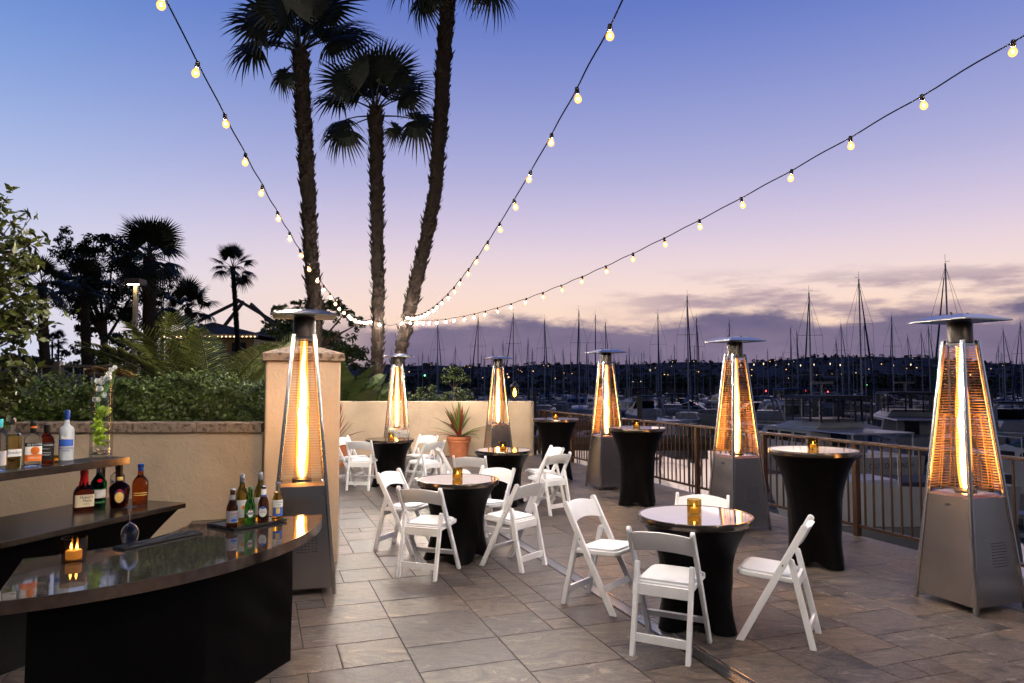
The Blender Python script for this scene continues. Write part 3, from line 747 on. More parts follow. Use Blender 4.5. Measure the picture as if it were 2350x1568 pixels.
def chair_to(c, target, label, off=0.0):
    return chair(c, math.atan2(target[1]-c[1], target[0]-c[0])+R(off), label)

# ---- tables
def table(label, px, py, H, rot, foot=0.33, waist=0.255, zw=0.42):
    c = on(px, py, H); c.z = 0
    t_ = thing('cocktail_table', label, 'table', c, rot, 'round tables with black stretch covers')
    rt_ = 0.405; e_ = 0.046
    m_ = MB(); m_.lathe([(rt_-0.004,H-e_),(rt_,H-e_+0.004),(rt_,H-0.004),(rt_-0.003,H),(rt_-0.017,H),(rt_-0.018,H-0.003),(rt_-0.06,H-0.0035),(rt_-0.06,H-e_)], 72); m_.build('table_rim', 'bronze_band', t_, smooth=True)
    m_ = MB(); m_.lathe([(rt_-0.0185,H-0.0035),(rt_-0.0185,H-0.002),(0.001,H-0.0018)], 72); m_.build('table_top', 'mirror_top', t_, smooth=True)
    m_ = MB(); rings = []; nA = 64; zs = [H-e_+0.001]+[ (H-e_)*(1-i/22.0) for i in range(1,23)]
    for z in zs:
        f = z/(H-e_); ring = []
        for j in range(nA):
            a = 2*PI*j/nA; lob = (0.5+0.5*math.cos(4*a))
            up = 0.0
            if f > zw: s_ = (f-zw)/(1-zw); r = waist + (rt_-0.02-waist)*s_**2.3; 
            else: s_ = (zw-f)/zw; r = waist + (foot-waist)*(lob**0.8)*s_**1.6 - 0.035*(1-lob)*s_; up = 0.055*(1-lob)**2*s_**3
            r *= 1 - 0.035*(1-lob)*max(0, 1-abs(f-0.6)*2.2)
            r += 0.0025*math.sin(7*a+z*9)*(1-f) + 0.0032*math.sin(13*a+5*math.sin(2*a)+z*16)*math.sin(PI*f)**2
            ring.append((r*math.cos(a), r*math.sin(a), z+up))
        rings.append(ring)
    m_.loft(rings, cap=False); m_.build('stretch_cover', 'black_spandex', t_, smooth=True)
    return c
T1 = table('low round table nearest the camera with black cover and mirror top', 1595, 1181, 0.76, R(33))
T2 = table('low round table in the middle of the terrace, its top glowing white', 1050, 1099, 0.76, R(12))
T3 = table('low round table behind the middle one, in line with the rear right heater', 1154, 1032, 0.76, R(25))
T4 = table('low round table at the back left with a dark looking top', 895, 1008, 0.76, R(40))
H1 = table('tall cocktail table nearest on the right, between the two right heaters', 1866, 1031, 1.07, R(20), 0.31, 0.245, 0.45)
H2 = table('tall cocktail table in the middle of the row along the railing', 1461, 981, 1.07, R(30), 0.31, 0.245, 0.45)
H3 = table('tall cocktail table farthest back at the corner of the railing', 1275, 961, 1.07, R(10), 0.31, 0.245, 0.45)

chair_feet((1455,1497),(1585,1524),(1484,1453),(1632,1479), 'white folding chair in front of the nearest low table, back to the camera')
chair_feet((1857,1491),(1863,1451),(1711,1471),(1721,1426), 'white folding chair right of the nearest low table, seen from its side')
chair_feet((1306,1387),(1356,1363),(1410,1411),(1457,1384), 'white folding chair left of the nearest low table, over the drain')
chair_to((1.50,5.78), T1, 'white folding chair mostly hidden behind the nearest low table', -4)
chair_feet((918,1322),(1003,1333),(958,1296),(1055,1308), 'white folding chair in front of the middle low table, back to the camera')
chair_feet((1197,1314),(1243,1296),(1108,1299),(1168,1278), 'white folding chair right of the middle low table, its rear legs by the drain')
chair_feet((871,1264),(911,1248),(943,1274),(986,1253), 'white folding chair left of the middle low table')
chair_to((-0.26,7.68), T2, 'white folding chair behind the middle low table, facing the camera', -8)
chair_to((-0.50,9.22), T3, 'white folding chair in front of the third low table, back to the camera', 12)
chair_to((-0.82,10.05), T3, 'white folding chair left of the third low table', 4)
chair_to((0.46,10.25), T3, 'white folding chair behind the third low table on its right', 10)
chair_feet((1273,1186),(1305,1177),(1214,1172),(1247,1166), 'white folding chair right of the third low table near the tall tables')
chair_feet((797,1126),(834,1131),(826,1113),(868,1116), 'white folding chair in front of the back left table, nearest the pillar')
chair_to((-2.72,12.15), T4, 'white folding chair behind the back left table on its left, by the potted plant', -6)
chair_to((-1.36,11.42), T4, 'white folding chair right of the back left table, turned towards it', 0)
chair_to((-1.58,12.45), T4, 'white folding chair behind the back left table on its right', 8)

# ---- pyramid patio heaters
HB, HT_, ZT = 0.258, 0.083, 2.04
hw = lambda z: HB - (HB-HT_)*z/ZT
def rotz(p, k):
    for _ in range(k): p = (-p[1], p[0], p[2])
    return p
HE = []
def hadd(nm, m_, mat, smooth=False, bevel=0.0):
    me = m_.mesh(nm, smooth, bevel); me.materials.append(M[mat]); HE.append((nm, me, None))
for k in range(4):
    m_ = MB(); a, b_ = hw(0), hw(ZT)
    m_.add([rotz(p, k) for p in [(-a-.012,-a-.012,0),(-a+.018,-a-.012,0),(-a+.018,-a+.018,0),(-a-.012,-a+.018,0),(-b_-.012,-b_-.012,ZT),(-b_+.018,-b_-.012,ZT),(-b_+.018,-b_+.018,ZT),(-b_-.012,-b_+.018,ZT)]],
           [(3,2,1,0),(4,5,6,7),(0,1,5,4),(1,2,6,5),(2,3,7,6),(3,0,4,7)])
    hadd('leg', m_, 'steel_bright', True, 0.007)
    m_ = MB(); z0, z1 = 0.055, 0.83; a, b_ = hw(z0), hw(z1)
    m_.add([rotz(p, k) for p in [(-a+.016,-a-.002,z0),(a-.016,-a-.002,z0),(b_-.016,-b_-.002,z1),(-b_+.016,-b_-.002,z1),(-a+.016,-a+.004,z0),(a-.016,-a+.004,z0),(b_-.016,-b_+.004,z1),(-b_+.016,-b_+.004,z1)]],
           [(0,1,2,3),(7,6,5,4),(0,4,5,1),(1,5,6,2),(2,6,7,3),(3,7,4,0)])
    hadd('panel', m_, 'steel')
    # wire guard
    m_ = MB(); z = 0.885
    while z < 1.985:
        a = hw(z)-0.004; m_.bar(rotz((-a+.01,-a,z),k), rotz((a-.01,-a,z),k), 0.0032, 0.0032); z += 0.0212
    for f in (-1, 1):
        p0, p1 = (f*(hw(.885)-.02), -hw(.885)+.0055, .885), (f*(hw(1.985)-.02), -hw(1.985)+.0055, 1.985)
        m_.bar(rotz(p0,k), rotz(p1,k), 0.004, 0.004)
    loop = [(-.06,.90),(-.045,1.44),(-.035,1.45),(.035,1.45),(.045,1.44),(.06,.90),(-.06,.90)]
    for (xa, za), (xb, zb) in zip(loop, loop[1:]): m_.bar(rotz((xa,-hw(za)-.0005,za),k), rotz((xb,-hw(zb)-.0005,zb),k), 0.0045, 0.0045)
    hadd('wire_guard', m_, 'steel_wire')
    for s in (-1,1):
        for zz in (0.2, 0.74):
            m_ = MB(); a = hw(zz); m_.tube([rotz((s*(a-.032),-a-.0015,zz),k), rotz((s*(a-.032),-a-.006,zz),k)], 0.005, 6); hadd('screw', m_, 'chrome')
m_ = MB(); b_ = hw(.83)-.006; c_ = b_-.03
m_.loft([[(-b_,-b_,.8305),(b_,-b_,.8305),(b_,b_,.8305),(-b_,b_,.8305)], [(-c_,-c_,.855),(c_,-c_,.855),(c_,c_,.855),(-c_,c_,.855)]]); hadd('burner_tray', m_, 'steel_bright')
m_ = MB(); m_.lathe([(.08,.8555),(.075,.875),(.060,.878),(.060,.8605)], 24); hadd('burner_ring', m_, 'burner_dark', True)
m_ = MB(); m_.lathe([(.056,.879),(.056,1.995)], 24, cap=False); hadd('glass_tube', m_, 'tube_glass', True)
fl = [(0.010,0.88),(0.021,0.92),(0.025,1.0),(0.028,1.12),(0.030,1.25),(0.029,1.4),(0.025,1.55),(0.019,1.7),(0.012,1.85),(0.004,1.985)]
m_ = MB(); m_.loft([[(r*math.cos(2*PI*j/14)*(1+.18*math.sin(3*j+z*31))+.005*math.sin(z*17), r*math.sin(2*PI*j/14)+.004*math.sin(z*23+1), z) for j in range(14)] for r, z in [(fl[i][0]+(fl[i+1][0]-fl[i][0])*q/4, fl[i][1]+(fl[i+1][1]-fl[i][1])*q/4) for i in range(len(fl)-1) for q in range(4)]+[fl[-1]]]); hadd('flame', m_, 'flame_core', True)
m_ = MB(); m_.lathe([(max(0.030,min(r*1.9,0.052)),z) for r,z in fl], 14); hadd('flame_glow', m_, 'flame_outer', True)
m_ = MB(); a = hw(1.995)-.001; m_.box((0,0,2.005), (2*a,2*a,0.016)); hadd('bracket', m_, 'steel')
m_ = MB(); m_.lathe([(.082,2.0135),(.09,2.02),(.09,2.16),(.082,2.185)], 28); hadd('collar', m_, 'burner_dark', True)
m_ = MB(); s1, s2, s3 = .25, .13, .05
m_.loft([[(-s1+.012,-s1+.012,2.192),(s1-.012,-s1+.012,2.192),(s1-.012,s1-.012,2.192),(-s1+.012,s1-.012,2.192)], [(-s1,-s1,2.186),(s1,-s1,2.186),(s1,s1,2.186),(-s1,s1,2.186)], [(-s1,-s1,2.196),(s1,-s1,2.196),(s1,s1,2.196),(-s1,s1,2.196)],
         [(-s2,-s2,2.238),(s2,-s2,2.238),(s2,s2,2.238),(-s2,s2,2.238)], [(-s3,-s3,2.246),(s3,-s3,2.246),(s3,s3,2.246),(-s3,s3,2.246)]]); hadd('reflector_cap', m_, 'steel')
for x_, y_ in ((-.09,0),(.09,0)):
    m_ = MB(); m_.lathe([(.012,2.238),(.012,2.256),(.006,2.262)], 8, (x_,y_,0)); hadd('cap_nut', m_, 'burner_dark')
for ix in range(6):                                  # vent slots on the -y panel
    for iz in range(9):
        z = 0.33+iz*0.021; m_ = MB(); m_.box((-.055+ix*.027+.03, -hw(z)-.0022, z), (.019,.0016,.0055), Matrix.Rotation(-math.atan((HB-HT_)/ZT),3,'X')); hadd('vent_slot', m_, 'cap_black')
m_ = MB(); z = .765; a = hw(z); m_.tube([(-a-.0025,0.0,z),(-a-.018,0.0,z)], [.010,.008], 10); m_.box((-a-.02,0.0,z), (.006,.03,.01)); hadd('knob', m_, 'chrome', True)
def heater(label, px, Y, rz, sc=1.0, x=None):
    x = (px-CX)/FOC*Y if x is None else x
    t_ = thing('patio_heater', label, 'patio heater', (x, Y, 0), rz, 'pyramid flame patio heaters'); t_.scale = (sc,sc,sc)
    for nm, me, _ in HE: ob(nm, me, None, t_)
    return t_
heater('lit pyramid patio heater nearest on the right in front of the railing', 2205, 5.65, GA)
heater('lit pyramid patio heater right of centre beside the railing, behind the nearest table', 1687, 8.5, GA)
heater('lit pyramid patio heater beside the railing left of the middle tall table', 1391, 11.7, GA)
heater('lit pyramid patio heater at the back wall right of the potted plant', 1143, 14.9, GA+PI/2)
heater('lit pyramid patio heater at the back left behind the dark topped table', 912, 13.5, GA+PI/2)
heater('lit pyramid patio heater in front of the stucco pillar beside the bar', 697, 6.06, GA-R(2), 1.035)

# ---- votive candles
vm = {}
def prof_glass(r, h, th=0.004):
    return [(0.002,0.0),(r*0.93,0.0),(r,0.004),(r,h),(r-th,h),(r-th,0.012),(0.002,0.011)]
m_ = MB(); m_.lathe(prof_glass(0.051,0.108), 28); vm['glass'] = m_.mesh('glass_holder', True); vm['glass'].materials.append(M['votive_glass'])
m_ = MB(); m_.lathe([(0.028,0.0125),(0.029,0.015),(0.029,0.045),(0.025,0.048),(0.004,0.046)], 18); vm['wax'] = m_.mesh('candle', True); vm['wax'].materials.append(M['candle_wax'])
m_ = MB(); m_.lathe([(0.0005,0.048),(0.004,0.055),(0.0045,0.060),(0.002,0.070),(0.0004,0.076)], 8); vm['flame'] = m_.mesh('flame', True); vm['flame'].materials.append(M['candle_flame'])
def votive(c, h, label, sc=1.0, dx=0.0, dy=0.0):
    t_ = thing('votive_candle', label, 'candle', (c[0]+dx, c[1]+dy, h-0.0017), 0, 'votive candles on the tables'); t_.scale = (sc,)*3
    ob('glass_holder', vm['glass'], None, t_); w_ = ob('candle', vm['wax'], None, t_); ob('flame', vm['flame'], None, w_)
votive(T1, .76, 'amber glass votive candle on the nearest low table', dy=0.02)
votive(T2, .76, 'amber glass votive candle on the middle low table')
votive(T3, .76, 'amber glass votive candle on the third low table')
votive(T4, .76, 'amber glass votive candle on the back left table', dx=0.02)
votive(H1, 1.07, 'amber glass votive candle on the nearest tall table')
votive(H2, 1.07, 'amber glass votive candle on the tall table in mid row')
votive(H3, 1.07, 'amber glass votive candle on the farthest tall table')

# ---- potted flax plants
bl = []
for k in range(4):
    m_ = MB(); L_ = 0.8; n = 7; vv = []; droop = (0.02,0.10,0.28,0.5)[k]
    for i in range(n):
        s_ = i/(n-1); w_ = 0.021*(0.75+0.6*s_)*(1-s_**3)+0.001
        y_ = L_*(s_*0.98 - droop*0.25*s_**3); z_ = -droop*L_*s_**2.2*0.55
        vv += [(-w_, y_, z_+w_*0.5), (0, y_, z_), (w_, y_, z_+w_*0.5)]
    ff = []
    for i in range(n-1):
        for j in (0,1): ff.append((i*3+j, i*3+j+1, i*3+j+4, i*3+j+3))
    m_.add(vv, ff); bl.append(m_)
blm = {(k, c): bl[k].mesh('leaf', True) for k in range(4) for c in ('flax_green','flax_red')}
for (k, c), me in blm.items(): me.materials.append(M[c])
def pot(loc, label, seed, d=0.27):
    t_ = thing('potted_plant', label, 'potted plant', loc, 0, 'terracotta pots of flax'); rp = random.Random(seed)
    m_ = MB(); m_.lathe([(d*.68,0),(d*.72,.01),(d*.9,.35),(d*.9,.352),(d*1.0,.355),(d*1.02,.38),(d*.97,.392),(d*1.02,.41),(d*1.03,.47),(d*1.0,.485),(d*.93,.485),(d*.9,.43)], 36); m_.build('pot', 'terracotta', t_, smooth=True)
    m_ = MB(); m_.lathe([(d*.88,.43),(d*.88,.445),(.02,.455)], 24); m_.build('soil', 'soil', t_)
    for i in range(40):
        a = rp.uniform(0, 2*PI); tilt = rp.choice([rp.uniform(8,30), rp.uniform(15,45), rp.uniform(55,86)]) if i > 9 else rp.uniform(4,24)
        k = 0 if tilt < 20 else 1 if tilt < 40 else rp.choice([2,3])
        red = (i <= 12 and rp.random() < 0.8) or rp.random() < 0.2
        o = ob('leaf', blm[(k, 'flax_red' if red else 'flax_green')], None, t_, (0.06*math.sin(a)*rp.random(), 0.06*math.cos(a)*rp.random(), .445))
        o.rotation_euler = (R(90-tilt), 0, a); s_ = rp.uniform(0.8,1.2)*(1.12 if tilt > 50 else 0.95); o.scale = (s_*1.35, s_, s_)
pot((at(1053,1036,16.25).x, 16.25, 0), 'terracotta pot of red and green flax against the low back wall', 4)
pot((at(770,1040,14.8).x, 14.8, 0), 'terracotta pot of flax half hidden behind the stucco pillar', 9)

# ---- lantern on the back wall
p = at(1181, 918, BY+0.12)
ln = thing('lantern', 'small lit black lantern on the end of the low back wall', 'lantern', (p.x, BY+0.14, bh+0.0005))
m_ = MB(); m_.lathe([(.05,0),(.05,.015),(.022,.03),(.022,.06),(.085,.075),(.085,.09)], 6); m_.build('base', 'cap_black', ln)
for k in range(6):
    a = 2*PI*k/6; m_ = MB(); m_.bar((.08*math.cos(a),.08*math.sin(a),.0905), (.095*math.cos(a),.095*math.sin(a),.33), .010, .010); m_.build('bar', 'cap_black', ln)
m_ = MB(); m_.lathe([(.076,.0905),(.09,.33)], 6, cap=False, rot=0); m_.build('glass', 'lantern_glass', ln)
m_ = MB(); m_.lathe([(.005,.10),(.035,.13),(.04,.2),(.025,.27),(.004,.31)], 10); m_.build('flame', 'lantern_flame', ln)
m_ = MB(); m_.lathe([(.12,.3305),(.125,.34),(.06,.42),(.03,.44),(.03,.46),(.004,.48)], 6); m_.build('roof', 'cap_black', ln)

# ---- string lights
m_ = MB(); m_.lathe([(0.006,0.010),(0.013,0.006),(0.015,-0.008),(0.0155,-0.034),(0.013,-0.037)], 8); sk = m_.mesh('socket', True); sk.materials.append(M['socket'])
m_ = MB(); m_.lathe([(0.010,-0.0375),(0.013,-0.044),(0.0195,-0.055),(0.024,-0.067),(0.0245,-0.077),(0.0205,-0.089),(0.012,-0.097),(0.002,-0.0995)], 10); bu = m_.mesh('bulb', True); bu.materials.append(M['bulb_glow'])
m_ = MB(); m_.lathe([(0.001,-0.061),(0.0050,-0.065),(0.0056,-0.070),(0.004,-0.075),(0.001,-0.079)], 6); fi_m = m_.mesh('filament', True); fi_m.materials.append(M['filament'])
def string_lights(label, pts, y0, y1, plan, ext=None, rise=1.7, d0=0.3):
    ys = [p[0] for p in pts]; hs = [p[1] for p in pts]; cf = np.polyfit(ys, hs, 3)
    hz = lambda y: float(np.polyval(cf, y)) if y > 3.6 else float(np.polyval(cf, 3.6) + (3.6-y)*(-np.polyval(np.polyder(cf), 3.6))*rise)
    (xa, ya), (xb, yb) = plan
    path = []
    y = y1
    while y > y0: 
        path.append(Vector((xa+(xb-xa)*(y-ya)/(yb-ya), y, hz(y)))); y -= 0.09
    if ext: path = [Vector(q) for q in ext] + path
    t_ = thing('string_lights', label, 'string lights', path[0], 0, 'strings of lights over the terrace')
    o_ = path[0]
    # small kinks between the sockets
    tot = [0.0]
    for a, b_ in zip(path, path[1:]): tot.append(tot[-1] + (b_-a).length)
    m_ = MB(); m_.tube([p - o_ + Vector((0.003*math.sin(d*9), 0, 0.004*math.sin(d*10))) for p, d in zip(path, tot)], 0.0052, 5); m_.build('cable', 'cable', t_, True)
    rs = random.Random(len(label)); d = d0
    while d < tot[-1]:
        i = max(k for k in range(len(tot)) if tot[k] <= d); i = min(i, len(path)-2)
        f = (d-tot[i])/(tot[i+1]-tot[i]); p = path[i].lerp(path[i+1], f) - o_
        s = ob('socket', sk, None, t_, p); s.rotation_euler = (rs.uniform(-.22,.22), rs.uniform(-.25,.25), 0)
        ob('bulb', bu, None, s); ob('filament', fi_m, None, s)
        d += 0.63*rs.uniform(0.97,1.03)
PY = 18.9
P2B = at(866, 735, PY); P3B = at(935, 735, PY)
string_lights('string of glowing bulbs from the middle palm up to the top left', [(4,3.84),(5.2,3.62),(7.26,3.357),(9.45,3.10),(12.3,3.0),(15,3.05),(18.6,3.36)], -3.0, PY-0.25, ((-1.958,4.0),(P2B.x-0.1,PY-0.25)),
              [(P3B.x-.1,PY-.3,3.32),(P3B.x*.75+P2B.x*.25,PY-.3,3.22),(P3B.x*.5+P2B.x*.5,PY-.3,3.18),(P3B.x*.25+P2B.x*.75,PY-.3,3.22)], d0=0.02)
string_lights('string of glowing bulbs rising from the leaning palm to the top centre', [(4.25,3.79),(5.6,3.55),(7.29,3.306),(9.7,3.09),(13,3.06),(16,3.2),(18.6,3.46)], -3.0, PY-0.3, ((0.552,4.25),(P3B.x,PY-0.3)), d0=0.36)
string_lights('string of glowing bulbs from the leaning palm to the right edge', [(4.39,3.74),(7.32,3.30),(10.25,3.07),(14.3,3.02),(18.5,3.31)], -4.0, PY-0.35, ((2.966,4.39),(P3B.x+.05,PY-0.35)), None, 0.45)

# ================================================================== THE BAR
BH = 0.78
bc = Vector((-2.966, 4.59, 0)); RO, RI = 1.703, 0.862; A0, A1 = R(-63), R(17.4)
def sector(ro, ri, a0, a1, n=40):
    o_ = [(ro*math.cos(a0+(a1-a0)*i/n), ro*math.sin(a0+(a1-a0)*i/n)) for i in range(n+1)]
    i_ = [(ri*math.cos(a1+(a0-a1)*i/n), ri*math.sin(a1+(a0-a1)*i/n)) for i in range(n+1)]
    return o_ + i_
fb = thing('serving_bar', 'curved front bar with glossy dark top and black stretch skirt', 'bar', bc)
da = 0.004/RO
m_ = MB(); m_.prism(sector(RO-0.004, RI+0.004, A0+da, A1-da), BH-0.035, BH); m_.build('bar_top', 'bar_top', fb)
m_ = MB(); po = sector(RO, RI, A0, A1); pi = sector(RO-0.0042, RI+0.0042, A0+da, A1-da); n = len(po)
m_.add([(p[0],p[1],BH-0.058) for p in po]+[(p[0],p[1],BH+0.0018) for p in po]+[(p[0],p[1],BH+0.0018) for p in pi]+[(p[0],p[1],BH-0.058) for p in pi],
       [(i,(i+1)%n,(i+1)%n+n,i+n) for i in range(n)]+[(i+n,(i+1)%n+n,(i+1)%n+2*n,i+2*n) for i in range(n)]+[(i+2*n,(i+1)%n+2*n,(i+1)%n+3*n,i+3*n) for i in range(n)]+[(i+3*n,(i+1)%n+3*n,(i+1)%n,i) for i in range(n)])
m_.build('edge_band', 'bar_edge', fb, smooth=True)
# stretch skirt: pulled flat between legs under the arc
LA = [R(-59), R(-31), R(-3)]; outer = []
for (a0_, a1_) in zip(LA, LA[1:]):
    for i in range(24):
        a_ = a0_ + (a1_-a0_)*i/24; mid_ = (a1_-a0_)/2
        flat = math.cos(mid_)/math.cos(a_-(a0_+a1_)/2); outer.append((a_, 1.605*flat, 1.605*(0.35*flat+0.65)))
outer.append((LA[2], 1.605, 1.605))
inner = [(LA[2]+(LA[0]-LA[2])*i/30, 0.96, 0.96) for i in range(31)]
m_ = MB(); rings = []
for k in range(19):
    s_ = k/18.0; z = (BH-0.036)*(1-s_); ring = []
    for i, (a_, rb_2, rt_2) in enumerate(outer+inner):
        r = rt_2 + (rb_2-rt_2)*min(1, s_*1.6)
        if i < len(outer):
            u_ = (a_-LA[0])/(LA[2]-LA[0]); near = max(0, u_-0.45)/0.55
            r += 0.013*near*math.sin((a_*RO*0.75+z*1.25)*21)*math.sin(PI*min(1,s_*1.15))**1.2*(1-near**6)
            r += 0.004*math.sin(a_*19+z*6)*math.sin(PI*s_)
        ring.append((r*math.cos(a_), r*math.sin(a_), z))
    rings.append(ring)
m_.loft(rings, cap=False); m_.build('skirt', 'black_spandex', fb, smooth=True)

# back bar with raised shelf
pR = on(427,1153.6,BH); pL = on(0,1245,BH); dd = (pL-pR); dd.z = 0; dd.normalize(); ww = Vector((dd.y,-dd.x,0))
if ww.x > 0: ww = -ww
BL, BW = 2.45, 0.78
kb = thing('back_bar', 'straight back bar table with dark top against the garden wall', 'bar', (pR.x, pR.y, 0))
def bbp(l, w_, z): q = dd*l + ww*w_; return (q.x, q.y, z)
m_ = MB(); m_.add([bbp(l,w_,z) for z in (BH-0.04,BH) for l,w_ in ((0,0),(BL,0),(BL,BW),(0,BW))], [(3,2,1,0),(4,5,6,7),(0,1,5,4),(1,2,6,5),(2,3,7,6),(3,0,4,7)]); m_.build('bar_top', 'bronze_band', kb, bevel=0.004)
m_ = MB(); rings = []
for k in range(16):
    f = k/15; z = (BH-0.041)*(1-f); ins = 0.035 + 0.36*math.sin(min(f*1.25,1)*PI/2)*(1 if f < .8 else 1-(f-.8)*1.2); iw = 0.03+0.13*math.sin(PI*f)
    rings.append([bbp(ins,iw,z), bbp(BL-ins,iw,z), bbp(BL-ins,BW-iw,z), bbp(ins,BW-iw,z)])
m_.loft(rings, cap=False); m_.build('skirt', 'black_spandex', kb, smooth=True)
SH = 1.14
sR = on(299,1049,SH); sl = thing('riser_shelf', 'narrow raised bottle shelf standing on the back bar', 'shelf', (sR.x, sR.y, BH+0.0005))
def shp(l, w_, z): q = dd*l + ww*w_; return (q.x, q.y, z)
SHL = SH-BH-0.0005
m_ = MB(); m_.add([shp(l,w_,z) for z in (SHL-0.055,SHL) for l,w_ in ((0,0),(1.85,0),(1.85,0.27),(0,0.27))], [(3,2,1,0),(4,5,6,7),(0,1,5,4),(1,2,6,5),(2,3,7,6),(3,0,4,7)]); m_.build('board', 'bronze_band', sl, bevel=0.004)
for l, w_ in ((0.05,0.05),(0.05,0.22),(1.78,0.05),(1.78,0.22)):
    a = shp(l,w_,0); m_ = MB(); m_.box((a[0],a[1],(SHL-0.056)/2), (0.035,0.035,SHL-0.056)); m_.build('leg', 'bronze_band', sl)

# ---- bottles
def sup(a, p): ca, sa = abs(math.cos(a)), abs(math.sin(a)); return 1.0/((ca**p+sa**p)**(1.0/p))
def bottle(label, px, py, h, H, W, prof, mat, power=2.0, ay=1.0, turn=0.0, caps=(), labels=(), texts=(), neck=None, cat='bottle', name='bottle'):
    p = on(px, py, h); t_ = thing(name, label, cat, (p.x, p.y, h+0.0008), math.atan2(-p.x, p.y)+R(turn))
    r0 = W/2
    def lat(pr, pw): 
        m_ = MB(); nn = 32; rings = []
        for r, z in pr:
            sq = pw if r > 0.55 else 2.0
            rings.append([(r*r0*sup(2*PI*j/nn, sq)*math.cos(2*PI*j/nn), r*r0*ay*sup(2*PI*j/nn, sq)*math.sin(2*PI*j/nn), z*H) if r > 0.55 else (r*r0*math.cos(2*PI*j/nn), r*r0*math.sin(2*PI*j/nn), z*H) for j in range(nn)])
        return m_.loft(rings)
    lat(prof, power).build('glass', mat, t_, smooth=True)
    if neck: lat(neck[0], power).build('neck', neck[1], t_, smooth=True)
    for pr, cm, nm in caps: lat(pr, 2.0).build(nm, cm, t_, smooth=True)
    for z0, z1, ha, lm, rr in labels:
        m_ = MB(); nn = 16; vv = []
        for z in (z0*H, z1*H):
            for j in range(nn+1):
                a = -PI/2 + R(ha)*(-1+2*j/nn); k = rr*r0*1.008+0.0006
                vv.append((k*sup(a,power)*math.cos(a), k*ay*sup(a,power)*math.sin(a), z))
        m_.add(vv, [(j, j+1, j+nn+2, j+nn+1) for j in range(nn)]); m_.build('paper_label', lm, t_, smooth=True)
    for body, size, z, tm, rr, shear, xo in texts:
        flat = power > 3
        me = text_mesh(body, size*H, tm, bend=None if flat else rr*r0*1.02+0.0012, shear=shear)
        ob('lettering', me, None, t_, (xo*r0, -(rr*r0*ay*1.02+0.0022) if flat else 0, z*H))
    return t_
def disc(t_, z, r, yo, mat, nm='emblem', sx=1.0, sz=1.0, xo=0.0, n=18):
    m_ = MB(); m_.add([(xo,yo,z)]+[(xo+r*sx*math.cos(2*PI*k/n), yo+ (abs(r*sx*math.cos(2*PI*k/n))**2)*6, z+r*sz*math.sin(2*PI*k/n)) for k in range(n)], [(0,1+(k+1)%n,1+k) for k in range(n)]); return m_.build(nm, mat, t_)
LIQ = [(0.9,0),(1,0.012),(1,0.60),(0.97,0.66),(0.80,0.73),(0.42,0.79),(0.33,0.83),(0.31,0.90)]
CAP = lambda z0, z1, r: [(r*0.96,z0),(r,z0+0.005),(r,z1-0.006),(r*0.93,z1)]
# shelf
bottle('clear glass bottle with teal cap cut by the left edge on the shelf', -4, 1080, SH, .33, .092, LIQ, 'glass_clear', caps=[(CAP(.84,1,.36),'paper_teal','cap')], labels=[(.1,.38,60,'paper_silver',1)])
bottle('golden tequila bottle with white label on the left of the shelf', 27, 1076, SH, .335, .098, [(0.95,0),(1,0.012),(1,0.60),(0.95,0.645)], 'glass_gold', power=5, ay=.75, turn=8, neck=([(0.95,0.6455),(0.8,0.69),(0.45,0.745),(0.32,0.78),(0.30,0.89)],'glass_clear'),
       caps=[(CAP(.86,1,.36),'bar_edge','cap')], labels=[(.24,.385,50,'paper_white',1)], texts=[('Jimador',.075,.32,'letter_dark',1,.2,.05),('el',.05,.35,'letter_dark',1,.2,-.62)])
t_ = bottle('clear liqueur bottle with orange fruit label on the shelf', 74, 1071, SH, .305, .103, [(0.92,0),(1,0.012),(1,0.56),(0.97,0.62),(0.7,0.69),(0.40,0.74),(0.36,0.78),(0.35,0.88)], 'glass_clear', power=4, ay=.8, turn=6,
       caps=[(CAP(.885,1,.38),'cap_black','cap'),([(.375,.74),(.385,.745),(.385,.845),(.375,.85)],'cap_black','neck_band'),([(.38,.851),(.39,.853),(.39,.884),(.38,.886)],'paper_orange','neck_ring')],
       labels=[(.13,.27,52,'paper_orange',1.0),(.27,.45,52,'paper_white',1.0),(.45,.53,52,'paper_black',1.0)], texts=[('DE KUYPER',.055,.49,'letter_white',1.03,0,.1),('TRIPLE SEC',.05,.20,'letter_white',1.03,0,.1)])
disc(t_, .36*.305, .026, -.103/2*.8*1.03-.0032, 'paper_orange', 'fruit_print', xo=.008)
bottle('square whiskey bottle with black label on the shelf', 105, 1066, SH, .275, .094, [(0.92,0),(1,0.012),(1,0.62),(0.93,0.67),(0.56,0.74),(0.42,0.78),(0.40,0.84)], 'glass_darkwhisky', power=6, ay=.95, turn=-6,
       caps=[(CAP(.80,1,.42),'cap_black','cap')], labels=[(.12,.56,44,'paper_black',1.0)], texts=[("JACK DANIEL'S",.062,.49,'letter_white',1.0,0,0),('Old No.7',.05,.40,'letter_white',1,0,0),('Tennessee',.055,.31,'letter_white',1,0,0),('WHISKEY',.055,.25,'letter_white',1,0,0)])
t_ = bottle('tall frosted vodka bottle with blue cap on the shelf', 151, 1057, SH, .365, .098, [(0.92,0),(1,0.012),(1,0.56),(0.98,0.61),(0.82,0.66),(0.45,0.70),(0.35,0.74),(0.33,0.82)], 'glass_frost', turn=-4,
       caps=[(CAP(.81,1,.36),'cap_blue','cap')], labels=[(.29,.42,62,'paper_blue',1.0)], texts=[('GREY GOOSE',.052,.245,'letter_blue',1,0,.0),('VODKA',.04,.20,'letter_blue',1,0,0)])
disc(t_, .455*.365, .03, -.0525, 'paper_white', 'print', sx=1.0, sz=.35)
